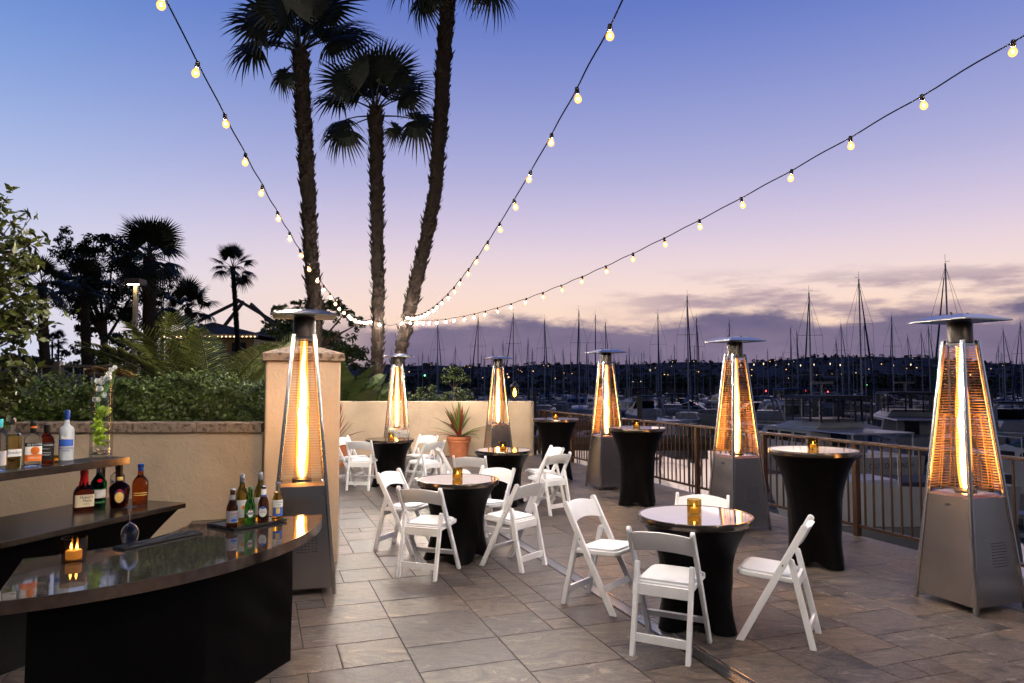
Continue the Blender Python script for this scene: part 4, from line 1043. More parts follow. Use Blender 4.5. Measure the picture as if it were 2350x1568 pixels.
# lower tier
t_ = bottle('bourbon bottle with dripping red wax top on the back bar', 191, 1171, BH, .29, .132, [(0.92,0),(1,0.012),(1,0.44),(0.93,0.50),(0.70,0.58),(0.40,0.64),(0.36,0.70),(0.35,0.78)], 'glass_darkwhisky', power=4, ay=.8, turn=10,
       caps=[([(.39,.70),(.42,.72),(.40,.80),(.38,.86),(.42,.90),(.40,.985),(.34,1)],'red_wax','wax_seal')], labels=[(.10,.40,52,'paper_cream',1.0)], texts=[("Maker's",.095,.335,'letter_dark',1.0,0,.12),("Mark",.095,.25,'letter_dark',1.0,0,.2),('WHISKY',.04,.17,'letter_dark',1.0,0,.12)])
for k in range(7):
    a = 2*PI*k/7+.3; L_ = (.03,.05,.02,.06,.035,.045,.025)[k]; r_ = .41*.066
    m_ = MB(); m_.tube([(r_*math.cos(a),r_*math.sin(a),.29*.72),(r_*1.03*math.cos(a),r_*1.03*math.sin(a),.29*.72-L_)], [.006,.004], 6); m_.build('wax_drip', 'red_wax', t_, True)
t_ = bottle('green gin bottle with silver cap on the back bar', 225, 1163, BH, .285, .108, [(0.86,0),(0.92,0.012),(1,0.48),(1.06,0.56),(1.04,0.60),(0.95,0.66),(0.62,0.76),(0.40,0.82),(0.36,0.88)], 'glass_bluegreen', turn=6,
       caps=[(CAP(.87,1,.36),'cap_silver','cap')], labels=[(.24,.49,55,'paper_white',.975),(.10,.16,50,'paper_green',.93)], texts=[('LONDON DRY GIN',.032,.13,'letter_white',.93,0,0)])
disc(t_, .285*.69, .016, -.052, 'red_wax', 'seal')
bottle('clear vodka bottle with blue lettering at the rear of the back bar', 268, 1153, BH, .285, .102, [(0.92,0),(1,0.012),(1,0.66),(0.93,0.73),(0.6,0.79),(0.36,0.82),(0.34,0.88)], 'glass_clear', turn=0,
       caps=[(CAP(.885,1,.37),'cap_silver','cap')], labels=[(.42,.62,50,'paper_white',1.0)], texts=[('ABSOLUT',.085,.57,'letter_blue',1.0,0,0),('VODKA',.085,.475,'letter_blue',1.0,0,0)])
t_ = bottle('squat whisky flask with gold label at the front of the back bar', 273, 1165, BH, .222, .142, [(0.72,0),(0.78,0.015),(0.92,0.35),(1.0,0.58),(0.93,0.70),(0.60,0.80),(0.30,0.85),(0.28,0.90)], 'glass_darkwhisky', ay=.6, power=2.6, turn=0,
       caps=[(CAP(.89,1,.27),'paper_gold','stopper')])
disc(t_, .222*.40, .036, -.0455, 'paper_purple', 'label_frame', sx=.95, sz=1.45); disc(t_, .222*.36, .030, -.0475, 'paper_gold', 'paper_label', sx=.95, sz=1.3); disc(t_, .222*.58, .010, -.0490, 'red_wax', 'crown')
bottle('amber brandy bottle with dark blue cap, rightmost on the back bar', 321, 1155, BH, .30, .116, [(0.86,0),(0.92,0.012),(0.98,0.30),(1,0.46),(0.93,0.56),(0.68,0.64),(0.40,0.70),(0.34,0.76),(0.33,0.88)], 'glass_whisky', turn=0,
       caps=[(CAP(.82,.895,.35),'cap_blue','neck_band'),(CAP(.9,1,.39),'cap_blue','cap')], labels=[(.215,.235,50,'paper_gold',.98),(.27,.285,50,'paper_gold',.98)])
# front bar: tray, beers and wines
tc_ = [on(*p, BH) for p in ((467,1206),(541,1221),(667,1197),(592,1187))]; cc = sum(tc_, Vector())/4
ax = (tc_[2]-tc_[1]).normalized(); ang = math.atan2(ax.y, ax.x)
tr = thing('serving_tray', 'flat black tray carrying beer and wine bottles on the front bar', 'tray', (cc.x, cc.y, BH+.0022), ang)
lx = ((tc_[2]-tc_[1]).length+(tc_[3]-tc_[0]).length)/2; ly = ((tc_[1]-tc_[0]).length+(tc_[2]-tc_[3]).length)/2*0.9
m_ = MB(); m_.box((0,0,.006), (lx,ly,.010)); m_.build('base', 'rubber', tr, bevel=.002)
for s in (-1,1):
    m_ = MB(); m_.box((0,s*(ly/2-.004),.0145), (lx,.008,.0065)); m_.build('rim', 'rubber', tr)
    m_ = MB(); m_.box((s*(lx/2-.004),0,.0145), (.008,ly-.017,.0065)); m_.build('rim', 'rubber', tr)
TZ = BH+.0135
BEER = [(0.90,0),(1,0.012),(1,0.46),(0.97,0.52),(0.80,0.60),(0.58,0.68),(0.46,0.76),(0.42,0.86),(0.41,0.95)]
CROWN = [(.44,.955),(.50,.958),(.46,.985),(.36,1)]
t_ = bottle('brown beer bottle with silver label, leftmost on the tray', 532, 1211, TZ, .244, .069, BEER, 'glass_brown', turn=8, caps=[(CROWN,'cap_silver','cap')], labels=[(.14,.44,75,'paper_silver',1.0),(.70,.84,120,'paper_silver',.50)],
       texts=[('Coors',.125,.37,'letter_red',1.0,.25,.1),('LIGHT',.075,.275,'letter_blue',1.0,0,.25)])
disc(t_, .244*.20, .016, -.0372, 'paper_blue', 'print', sx=1.2, sz=.6, xo=.008)
WINE = [(0.92,0),(1,0.012),(1,0.52),(0.93,0.60),(0.70,0.68),(0.45,0.76),(0.39,0.84),(0.37,0.86)]
for px, py, tn, lb in ((554,1200,6,'white wine bottle with sunflower label, left of two on the tray'),(596,1193,-8,'white wine bottle partly hidden behind the beers, right of two on the tray')):
    t_ = bottle(lb, px, py, TZ, .315, .080, WINE, 'glass_olive', turn=tn, caps=[(CAP(.80,1,.40),'cap_silver','foil')], labels=[(.12,.48,52,'paper_white',1.0)])
    for q in (0,1): disc(t_, .315*.33, .014-.005*q, -.0425-.0006*q, ('paper_gold','paper_orange')[q], 'flower_print', xo=.006)
t_ = bottle('green beer bottle with oval label on the tray', 573, 1206, TZ, .243, .066, BEER, 'glass_green', turn=6, caps=[(CROWN,'paper_green','cap')])
disc(t_, .243*.33, .025, -.0340, 'paper_green', 'label_edge', sx=.95, sz=1.25); disc(t_, .243*.33, .019, -.0352, 'paper_white', 'paper_label', sx=.9, sz=1.25); disc(t_, .243*.41, .006, -.0362, 'letter_red', 'star', n=5)
m_ = MB(); m_.add([(-.025,-.0368,.243*.305),(.025,-.0368,.243*.305),(.025,-.0368,.243*.355),(-.025,-.0368,.243*.355)], [(0,1,2,3)]); m_.build('label_band', 'paper_black', t_)
ob('lettering', text_mesh('Heineken', .0135, 'letter_white'), None, t_, (0,-.0374,.243*.33))
t_ = bottle('brown beer bottle with white oval label and blue neck band on the tray', 604, 1200, TZ, .244, .068, BEER, 'glass_brown', turn=-6, caps=[(CROWN,'cap_silver','cap')], labels=[(.74,.90,150,'paper_white',.47),(.70,.74,150,'paper_blue',.53)])
disc(t_, .244*.31, .026, -.0350, 'paper_white', 'paper_label', sx=.95, sz=1.3); disc(t_, .244*.42, .017, -.0362, 'paper_blue', 'print', sx=1.0, sz=.45)
ob('lettering', text_mesh('ULTRA', .012, 'letter_dark'), None, t_, (0,-.0364,.244*.30))
bottle('clear beer bottle of pale lager, rightmost on the tray', 636, 1195, TZ, .252, .067, [(0.90,0),(1,0.012),(1,0.48),(0.95,0.55),(0.72,0.66),(0.58,0.74)], 'glass_beer', turn=8, neck=([(0.575,0.7405),(0.47,0.82),(0.43,0.95)],'glass_clear'), caps=[(CROWN,'cap_silver','cap')],
       labels=[(.36,.55,70,'paper_white',1.0),(.14,.35,60,'paper_blue',1.0),(.20,.34,22,'paper_gold',1.012)], texts=[('Corona',.075,.495,'letter_dark',1.0,.1,.05),('Extra',.055,.425,'letter_dark',1.0,.1,.1)])
# bar mat and upturned wine glass
mc_ = [on(*p, BH) for p in ((256,1259),(281,1266),(465,1226),(448,1218))]; cc = sum(mc_, Vector())/4; ax = (mc_[2]-mc_[1]); ang = math.atan2(ax.y, ax.x)
mt = thing('bar_mat', 'long black rubber bar mat along the inner edge of the front bar', 'bar mat', (cc.x, cc.y, BH+.0022), ang)
lx = ax.length; ly = .10
m_ = MB(); m_.box((0,0,.005), (lx,ly,.010)); m_.build('base', 'rubber', mt, bevel=.002)
for k in range(20):
    m_ = MB(); m_.box((-lx/2+lx*(k+.5)/20,0,.0115), (.012,ly-.02,.003)); m_.build('ridge', 'rubber', mt)
p = on(297,1254,BH)
wg = thing('wine_glass', 'clear stemmed wine glass standing upside down on the bar mat', 'wine glass', (p.x, p.y, BH+.0155))
m_ = MB(); o_w = [(.0355,0),(.041,.02),(.0465,.045),(.047,.062),(.042,.085),(.030,.103),(.012,.115),(.005,.122)]; m_.lathe([(.0345,0)]+o_w[:1]+o_w[1:]+[(.001,.1212)]+[(r-.0016,z-.002) for r, z in reversed(o_w[1:-1])]+[(.0345,.0002)], 32, cap=False); m_.build('bowl', 'glass_crystal', wg, True)
m_ = MB(); m_.lathe([(.004,.1222),(.0038,.14),(.0035,.17),(.005,.194),(.010,.199)], 14); m_.build('stem', 'glass_clear', wg, True)
m_ = MB(); m_.lathe([(.010,.1992),(.030,.2035),(.036,.2045),(.036,.2065),(.004,.2075)], 32); m_.build('foot', 'wine_glass', wg, True)
# candle on the front bar
p = on(169,1288,BH)
vc = thing('votive_candle', 'dark glass votive candle on the left of the front bar', 'candle', (p.x, p.y, BH+.0006), 0, 'votive candles on the tables')
m_ = MB(); m_.lathe(prof_glass(.061,.122), 32); m_.build('glass_holder', 'votive_dark', vc, True)
w_ = None
m_ = MB(); m_.lathe([(.036,.0135),(.038,.016),(.038,.054),(.033,.058),(.004,.055)], 20); w_ = m_.build('candle', 'candle_wax', vc, True)
for s in (-1,1):  # second flame is added as the refracted double of a single one
    m_ = MB(); m_.lathe([(.0005,.058),(.0055,.066),(.006,.073),(.003,.086),(.0004,.094)], 8, (s*.015,0,0)); m_.build('flame', 'candle_flame', w_, True)
p = on(166,1060,SH)
vc = thing('votive_candle', 'tiny tealight glowing between bottles on the shelf', 'candle', (p.x-.105, p.y-.03, SH+.0006), 0, 'votive candles on the tables')
m_ = MB(); m_.lathe(prof_glass(.025,.05,.003), 20); m_.build('glass_holder', 'votive_glass', vc, True)
m_ = MB(); m_.lathe([(.018,.0125),(.018,.024),(.003,.025)], 12); m_.build('candle', 'candle_wax', vc, True)
# tall vase with orchids
p = on(231,1050,SH)
vz = thing('flower_vase', 'tall clear cylinder vase with green orchids, white blooms and pebbles', 'vase', (p.x, p.y, SH+.0008))
VH, VR = .605, .08
m_ = MB(); m_.lathe([(VR-.004,0),(VR,.004),(VR,VH),(VR-.004,VH),(VR-.004,.026)], 40, cap=False); m_.build('glass', 'vase_glass', vz, True)
m_ = MB(); m_.lathe([(.002,.001),(VR-.005,.001),(VR-.005,.025),(.002,.025)], 32); m_.build('thick_base', 'glass_clear', vz, True)
rv = random.Random(2)
for k in range(34):
    a = rv.uniform(0,2*PI); r_ = (VR-.022)*math.sqrt(rv.random()); z = .034+.013*(k % 3)
    m_ = MB(); m_.lathe([(.002,-.008),(.011,-.006),(.016,0),(.012,.006),(.002,.008)], 8, (0,0,0), ax=1.0, ay=.7); o = m_.build('pebble', 'pebble', vz, True); o.location = (r_*math.cos(a), r_*math.sin(a), z); o.rotation_euler = (rv.uniform(-.4,.4),rv.uniform(-.4,.4),rv.uniform(0,6))
def petal(mat, L_, W_):
    m_ = MB(); n = 5; vv = []; ff = []
    for i in range(n+1):
        s_ = i/n; w_ = W_*math.sin(PI*(0.12+0.80*s_))
        for j in (-1,0,1): vv.append((j*w_*.5, L_*s_, .15*L_*math.sin(PI*s_)+abs(j)*w_*.16))
    for i in range(n):
        for j in range(2): ff.append((i*3+j,i*3+j+1,i*3+j+4,i*3+j+3))
    m_.add(vv, ff); me = m_.mesh('petal', True); me.materials.append(M[mat]); return me
pg_, pw_ = petal('petal_green', .042, .046), petal('petal_white', .030, .026)
def bloom(me, c, rx, n, sc=1.0):
    for k in range(n):
        o = ob('petal', me, None, vz, c); o.rotation_euler = (R(25)+rx[0], rx[1], 2*PI*k/n + rx[2]); o.scale = (sc,)*3
for k, (x_, z) in enumerate(((.01,.09),(-.02,.12),(.02,.135),(-.025,.165),(.0,.19),(-.03,.215),(-.01,.245),(-.03,.275),(-.005,.30),(.02,.325),(.03,.35),(.045,.34),(.0,.335))):
    for q in range(2): bloom(pg_, (x_*.8+rv.uniform(-.012,.012), -.03+.05*q, z), (rv.uniform(.9,1.7) if q == 0 else rv.uniform(-.4,.4), rv.uniform(-.5,.5), rv.uniform(0,6)), 5)
for k in range(7):
    a = rv.uniform(-.03,.0); m_ = MB(); m_.tube([(a-.03,rv.uniform(-.02,.03),.30),(a-.02,.0,.42),(.01+.01*k,.01,.56),(.03+.012*k-.05*(k==2),.0,.64+.01*k)], [.003,.003,.0025,.001], 5); m_.build('stem', 'stem_green', vz, True)
for x_, z in ((-.035,.42),(.025,.45),(-.015,.50),(.0,.545),(.02,.575),(.045,.585),(.055,.62),(.075,.65),(.095,.665),(-.02,.56)):
    bloom(pw_, (x_, -.02, z), (rv.uniform(.8,1.6), rv.uniform(-.5,.5), rv.uniform(0,6)), 5, 1.4 if z < .6 else 1.1)

# ================================================================== PLANTS AND LEFT BACKGROUND
# ---- fan palms
def fan_frond(seed, pet=1.15, blade=1.0, nseg=36, droop=0.35):
    rf = random.Random(seed); m_ = MB()
    pts = [(0, pet*s_, 0.10*math.sin(PI*s_*0.8)*pet) for s_ in (0,.25,.5,.75,1)]
    m_.tube(pts, [.035,.026,.02,.018,.014], 5)
    by, bz = pet*.97, pts[-1][2]
    for k in range(nseg):
        a = R(-135 + 270*k/(nseg-1)); L_ = blade*(0.72+0.28*math.cos(a*.62))*rf.uniform(.9,1.05); w0 = blade*0.098
        dx, dy = math.sin(a), math.cos(a); nx, ny = dy, -dx
        vv = []; prev = None
        dr = droop*rf.uniform(.6,1.5)
        for s_, wf in ((.02,.25),(.35,1.0),(.62,.75),(.85,.32),(1.0,.03)):
            z = bz + 0.02*((k % 2)*2-1)*wf - dr*L_*max(0,s_-.3)**2*1.3 - .10*abs(math.sin(a))*L_*s_
            w_ = w0*wf; x_, y_ = dx*L_*s_, by+dy*L_*s_
            vv += [(x_-nx*w_*.5, y_-ny*w_*.5, z), (x_+nx*w_*.5, y_+ny*w_*.5, z)]
        m_.add(vv, [(2*i,2*i+1,2*i+3,2*i+2) for i in range(4)])
    return m_.mesh('frond')
fans = [fan_frond(k, droop=d) for k, d in enumerate((.15,.35,.6,.9))]
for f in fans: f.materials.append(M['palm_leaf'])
def boot_part(path, rads, n, t_, rb, size):
    m_ = MB()
    tot = [0]
    for a, b_ in zip(path, path[1:]): tot.append(tot[-1]+(b_-a).length)
    for k in range(n):
        d = rb.uniform(0.0, 1.0)**0.9*tot[-1]; i = max(j for j in range(len(tot)) if tot[j] <= d); i = min(i, len(path)-2)
        f = (d-tot[i])/(tot[i+1]-tot[i]); c = path[i].lerp(path[i+1], f); ax = (path[i+1]-path[i]).normalized(); r = rads[i]+(rads[i+1]-rads[i])*f
        a = rb.uniform(0, 2*PI); o_ = Vector((math.cos(a), math.sin(a), 0)); s_ = Vector((-math.sin(a), math.cos(a), 0))
        L_ = size*rb.uniform(.6,1.5); w_ = size*.55*rb.uniform(.6,1.2); out = rb.uniform(.12,.75)
        b0 = c + o_*r*.93
        m_.add([b0-s_*w_, b0+s_*w_, b0+ax*L_*.5+o_*(L_*out*.5+.012)+s_*w_*.6, b0+ax*L_+o_*L_*out, b0+ax*L_*.5+o_*(L_*out*.5+.012)-s_*w_*.6], [(0,1,2,3,4)])
    return tag(m_.build('leaf_bases', 'palm_boot', t_), kind='stuff')
def fan_palm(label, pts, Y, r0, r1, n, fs, seed, boots=500, elev=None, group='fan palms', bsize=.13):
    rp = random.Random(seed)
    path = [at(px, py, Y) for px, py in pts]; g = path[0].copy(); g.z = -0.2
    if path[0].z > 0: path = [g] + path
    t_ = thing('fan_palm', label, 'palm tree', (g.x, g.y, -0.16), 0, group); o_ = Vector((g.x, g.y, -0.16))
    # resample
    fine = []
    for a, b_ in zip(path, path[1:]):
        for q in range(8): fine.append(a.lerp(b_, q/8))
    fine.append(path[-1]); k = len(fine)
    loc = [p-o_ for p in fine]; rads = [(r0+(r1-r0)*i/(k-1))*(1+.05*math.sin(i*1.7)) for i in range(k)]
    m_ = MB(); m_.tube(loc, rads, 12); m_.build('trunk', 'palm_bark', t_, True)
    if boots: boot_part(loc, rads, boots, t_, rp, bsize)
    top = loc[-1]
    for i in range(n):
        s_ = i/max(1,n-1); el = R((elev or (80,-48))[0] + ((elev or (80,-48))[1]-(elev or (80,-48))[0])*s_ + rp.uniform(-9,9)); az = i*2.39996 + rp.uniform(-.3,.3)
        f = fans[0 if s_ < .3 else 1 if s_ < .55 else 2 if s_ < .8 else 3]
        o = ob('frond', f, None, t_, top + Vector((0,0,-.12*s_))); o.rotation_euler = Matrix.Rotation(az,4,'Z').to_euler()
        o.rotation_euler = (Matrix.Rotation(az,3,'Z') @ Matrix.Rotation(el,3,'X') @ Matrix.Rotation(rp.uniform(-.4,.4),3,'Y')).to_euler()
        q = fs*rp.uniform(.85,1.12); o.scale = (q,q,q)
    return t_
def palm_big(label, pts, r0, r1, seed, boots, fr_, fs):
    t_ = fan_palm(label, pts, 18.9, r0, r1, 0, fs, seed, boots, None, 'fan palms', .15)
    rp = random.Random(seed+50); tp = at(pts[-1][0], pts[-1][1], 18.9) - Vector(t_.location)
    for (ang, sc, dk, dep) in fr_:
        d = Vector((math.sin(R(ang)), dep, math.cos(R(ang)))).normalized()
        n_ = Vector((-math.sin(R(ang))*0.35, -0.75+rp.uniform(-.25,.35), 0.55)); n_ = (n_ - d*n_.dot(d)).normalized(); x_ = d.cross(n_)
        o = ob('frond', fans[dk], None, t_, tp + Vector((0,0,-.15 if abs(ang) > 90 else 0)))
        o.rotation_euler = Matrix((x_, d, n_)).transposed().to_euler(); q = fs*sc; o.scale = (q,q,q)
palm_big('tall fan palm on the left of the three, its crown spreading to the top edge', [(724,860),(722,700),(712,560),(705,400),(697,270),(692,180),(690,120)], .15, .205, 1, 1300,
  [(-80,1.05,2,.2),(-62,.95,2,-.3),(-44,1.1,1,.1),(-27,1.05,1,-.2),(-12,1.0,0,.3),(4,1.05,0,-.2),(18,1.0,0,.2),(34,1.1,1,-.1),(50,1.0,1,.3),(68,1.05,2,.1),(84,.85,2,-.3),(-150,.55,3,-.3),(-128,.5,3,.4),(10,.8,0,.6),(-20,.8,0,-.6),(28,.8,1,.7),(-55,.85,1,.7),(55,.85,1,-.6),(-8,.9,0,-.5),(-35,.9,1,.5),(42,.9,1,.5)], 1.1)
palm_big('middle fan palm of the three, the shortest, with strings of lights at its foot', [(866,860),(868,650),(865,500),(863,330),(862,255)], .11, .18, 2, 1100,
  [(-72,.95,2,.1),(-50,.9,1,-.3),(-30,.85,1,.2),(-10,.85,0,-.2),(8,.9,0,.3),(26,.95,0,-.1),(44,.95,1,.2),(66,.8,2,-.2),(-98,.85,3,.2),(-122,.8,3,-.2),(96,.95,3,.1),(120,.5,3,.4),(0,.7,0,.7),(-42,.8,1,.6),(36,.85,1,-.5),(-20,.85,0,.5),(18,.9,0,-.5),(58,.8,1,.5)], 1.02)
palm_big('leaning fan palm on the right of the three, its crown above the top edge', [(914,830),(945,690),(975,560),(1000,440),(1005,350),(1015,200),(1022,80),(1030,-10),(1036,-60)], .145, .205, 3, 1300,
  [(-75,1.0,2,.1),(-100,.9,3,-.2),(-125,.80,3,.2),(-140,.6,3,-.3),(-45,1.0,1,.2),(-20,1.0,0,-.2),(5,1.0,0,.2),(30,1.0,0,-.2),(55,1.0,1,.2),(80,1.0,2,-.1),(100,.95,3,.2),(118,.7,3,-.2)], 1.0)
fan_palm('fan palm with thick trunk behind the tall lamp post on the left', [(345,880),(343,720),(343,590)], 30, .30, .24, 26, .92, 4, 500, (85,-35))
fan_palm('short slender fan palm in front of the dark pines', [(200,880),(196,750),(190,655)], 30, .22, .16, 18, .70, 5, 300, (85,-35))
fan_palm('thin lone fan palm standing against the sky behind the pavilion', [(546,800),(540,700),(534,612)], 45, .16, .14, 14, .80, 6, 300, (80,-40))
fan_palm('small fan palm beside the shorter lamp post', [(440,830),(437,770),(431,708)], 38, .22, .18, 18, .80, 7, 200, (80,-30))
fan_palm('fan palm half hidden behind the leafy tree on the far left', [(106,880),(100,760),(96,650)], 26, .19, .15, 16, .62, 8, 250, (85,-35))
for px, py, lb in ((120,782,'tiny far fan palm in the gap on the left, left of two'),(134,778,'tiny far fan palm in the gap on the left, right of two')):
    fan_palm(lb, [(px,830),(px,py+3)], 120, .16, .14, 9, .9, px, 0, (80,-30))

# ---- crowns made of leaf clumps
def clump_tree(name, label, cat, lumps, Y, dens, leaf, mat, trunk=None, depth=1.0, asp=.55, group=None, seed=1, parts=('crown',)):
    """lumps: (px,py,rx,ry) in the picture at distance Y"""
    rs = np.random.RandomState(seed); P = []; N = []
    base = at(trunk[0][0] if trunk else lumps[0][0], 880, Y); base.z = -.16
    t_ = thing(name, label, cat, base, 0, group); k_ = Y/FOC
    for (px, py, rx, ry) in lumps:
        c = at(px, py, Y) - base; c = np.array(c); rad = np.array([rx*k_, max(rx,ry)*k_*depth, ry*k_])
        nn = int(dens*5*(rad[0]*rad[2]+rad[0]*rad[1])/(leaf*leaf))
        sub = max(16, int(nn/45))
        cs = rs.normal(size=(sub,3)); cs /= np.linalg.norm(cs, axis=1, keepdims=True); cs = cs*(rs.uniform(.45,1.0,(sub,1)))*rad
        for q in range(sub):
            m2 = nn//sub; d = rs.normal(size=(m2,3)); d /= np.linalg.norm(d, axis=1, keepdims=True)
            rr = rad.min()*rs.uniform(.34,.62)
            pts = c + cs[q] + d*rr*rs.uniform(.4,1.0,(m2,1))*np.array([1.1,1.1,.75])
            P.append(pts); N.append(d*.7+rs.normal(size=(m2,3))*.6+np.array([0,0,.4]))
    P = np.concatenate(P); N = np.concatenate(N); keep = P[:,2] > 0.0; P = P[keep]; N = N[keep]
    tag(ob('crown', leaf_mesh('crown', P, N, leaf*1.0, asp, mat, .12), None, t_), kind='stuff')
    if trunk:
        m_ = MB(); loc = [at(px, py, Y)-base for px, py, r in trunk]; loc = [Vector((loc[0].x, 0, 0))]+loc; rr = [trunk[0][2]*k_*1.2]+[r*k_ for _, _, r in trunk]
        m_.tube(loc, rr, 8); m_.build('trunk', 'bark', t_, True)
        rb = random.Random(seed)
        for (px, py, rx, ry) in lumps[:10]:
            e_ = at(px, py, Y)-base; s_ = loc[-1].lerp(loc[max(0,len(loc)-2)], rb.uniform(0,.5)); mid = s_.lerp(e_, .5)+Vector((0,rb.uniform(-.2,.2),.05*rx*k_))
            m_ = MB(); m_.tube([s_, mid, e_], [rr[-1]*.6, rr[-1]*.4, rr[-1]*.15], 6); m_.build('limb', 'bark', t_, True)
    return t_
clump_tree('pine_tree', 'large dark spreading pine on the left behind the palms', 'tree', [(150,545,18,24),(140,585,26,22),(185,590,34,34),(215,560,30,32),(260,560,44,34),(300,600,40,36),(250,640,60,45),(190,660,50,40),(310,660,50,40),(130,640,22,20),(230,710,66,34),(160,700,34,22),(310,725,46,28),(196,757,30,14),(150,655,24,16)], 45, 6.0, .30, 'tree_leaf', [(240,840,9),(238,740,7)], .8, .35, 'dark pines on the left', 11)
clump_tree('pine_tree', 'smaller dark pine right of the thick palm trunk', 'tree', [(368,640,24,22),(378,672,26,20),(362,705,30,22),(385,735,34,20),(390,715,20,14),(365,760,28,16)], 50, 6.0, .28, 'tree_leaf', [(372,840,5),(372,730,4)], .8, .35, 'dark pines on the left', 12)
clump_tree('bush', 'big rounded dark green bush under the pines', 'bush', [(265,805,52,46),(300,820,40,34),(235,830,40,30),(330,820,44,50),(290,780,30,22)], 34, 3.0, .20, 'shrub_leaf', None, .8, .6, 'dark bushes on the left', 13)
clump_tree('bush', 'low dark bush row at the far left gap', 'bush', [(60,835,60,24),(140,838,54,22),(190,842,40,18),(20,830,40,22)], 40, 3.0, .22, 'shrub_leaf', None, .6, .6, 'dark bushes on the left', 14)
clump_tree('bush', 'pale hazy far tree in the gap on the left', 'tree', [(160,805,26,14),(185,800,22,16),(140,812,14,8)], 130, 2.5, .5, 'shrub_leaf', None, .6, .6, None, 15)
clump_tree('bush', 'bushy green shrub in front of the pavilion', 'bush', [(500,835,50,26),(420,850,46,30),(560,845,40,30)], 32, 2.6, .18, 'shrub_leaf', None, .6, .6, 'dark bushes on the left', 16)
clump_tree('pine_tree', 'dark ragged pine behind the left heater and the palms', 'tree', [(640,715,26,20),(620,755,30,18),(665,745,36,26),(690,700,26,16),(745,705,44,24),(790,720,34,26),(820,745,22,22),(700,770,60,34),(770,790,56,46),(660,800,60,36),(815,830,50,46),(740,850,70,50)], 24, 5.0, .17, 'tree_leaf', [(720,860,8),(725,780,7)], .5, .4, 'dark pines on the left', 17)
clump_tree('topiary_tree', 'small rounded tree with bare stem behind the low back wall', 'tree', [(1040,862,34,16),(1020,868,18,12),(1062,870,18,12),(1040,850,22,10)], 19.5, 3.2, .075, 'shrub_leaf', [(1042,925,2.2),(1041,885,1.8)], .8, .55, None, 18)
clump_tree('shrub', 'low leafy shrub behind the low back wall at the left of the round tree', 'shrub', [(975,905,26,26),(950,915,20,16),(1000,912,18,14)], 18.2, 3.0, .075, 'shrub_leaf', None, .8, .6, 'shrubs behind the low back wall', 19)
clump_tree('shrub', 'low leafy shrub behind the low back wall under the round tree', 'shrub', [(1040,908,24,18),(1072,908,18,16),(1015,912,14,12)], 18.0, 3.0, .075, 'shrub_leaf', None, .8, .6, 'shrubs behind the low back wall', 20)

# ---- hedge behind the garden wall
rs = np.random.RandomState(31)
hx0, hx1 = -7.3, cl-0.02
P = []; N = []
nl = 26000
xx = rs.uniform(hx0, hx1, nl); side = rs.rand(nl)
prof = lambda x: 1.70 + .05*np.sin(x*3.1) + .045*np.sin(x*7.3+1) + .03*np.sin(x*17)
zt = prof(xx)
front = 7.32 + .06*np.sin(xx*5.3) + .05*np.sin(xx*11+2)
yy = np.where(side < .62, front + np.abs(rs.normal(0,.07,nl)), rs.uniform(7.35, 8.5, nl))
zz = np.where(side < .62, rs.uniform(1.15, 1, nl) + (zt-1.15)*rs.rand(nl), zt + rs.normal(0,.035,nl) - np.abs(rs.normal(0,.03,nl)))
zz = np.where(side < .62, 1.2 + (zt-1.2)*rs.rand(nl)**.9, zz)
yy = yy + .03*np.sin(zz*23+xx*9)
P = np.stack([xx+3, yy-7.9, zz+.1], 1); N = np.where((side < .62)[:,None], np.array([0,-1,.35]), np.array([0,-.2,1])) + rs.normal(size=(nl,3))*.6
hg = thing('hedge', 'clipped green hedge along the top of the garden wall', 'hedge', (-3, 7.9, -.1))
tag(ob('foliage', leaf_mesh('foliage', P, N, .042, .6, 'hedge_leaf', .1), None, hg), kind='stuff')
m_ = MB(); m_.box(((hx0+hx1)/2+3, .05, .82), (hx1-hx0-.1, .85, 1.46)); m_.build('hedge_core', 'twig', hg)
hk = MB(); hk.box((-4.8, 7.95, .55), (5.2, 1.65, 1.3)); tag(hk.build('planter_bed', 'soil'), 'raised planting bed behind the garden wall', 'planting bed', kind='structure')

# ---- leafy tree at the far left
lf = []
for k in range(3):
    m_ = MB(); n = 6; vv = []; L_ = .105; W_ = .046+.004*k
    for i in range(n+1):
        s_ = i/n; w_ = W_*math.sin(PI*s_**.8)*.5
        for j in (-1,0,1): vv.append((j*w_, L_*s_, -.10*L_*s_*s_*(1+k)+abs(j)*w_*.35))
    m_.add(vv, [(i*3+j,i*3+j+1,i*3+j+4,i*3+j+3) for i in range(n) for j in range(2)]); me = m_.mesh('leaf', True); me.materials.append(M['ficus_leaf']); lf.append(me)
FY = 6.35
fb_ = at(-40, 900, FY); fb_.z = -0.002
fi = thing('leafy_tree', 'glossy leaved tree entering at the left edge above the shelf', 'tree', (fb_.x, FY, 0))
rf = random.Random(77)
m_ = MB(); m_.tube([(0,0,0),(.02,.0,.8),(-.03,0,1.6),(.0,0,2.4),(.05,0,3.1)], [.05,.045,.04,.03,.012], 8); m_.build('trunk', 'bark', fi, True)
leaves = []; bgP = []; bgN = []
lump = [(15,470,30,26),(45,500,34,22),(20,560,46,40),(55,540,30,24),(10,620,60,30),(60,600,36,20),(40,700,50,24),(85,690,30,16),(20,740,50,20),(90,730,24,14),(30,830,40,26),(70,850,22,18),(15,890,30,26),(40,920,16,14),(60,640,40,16)]
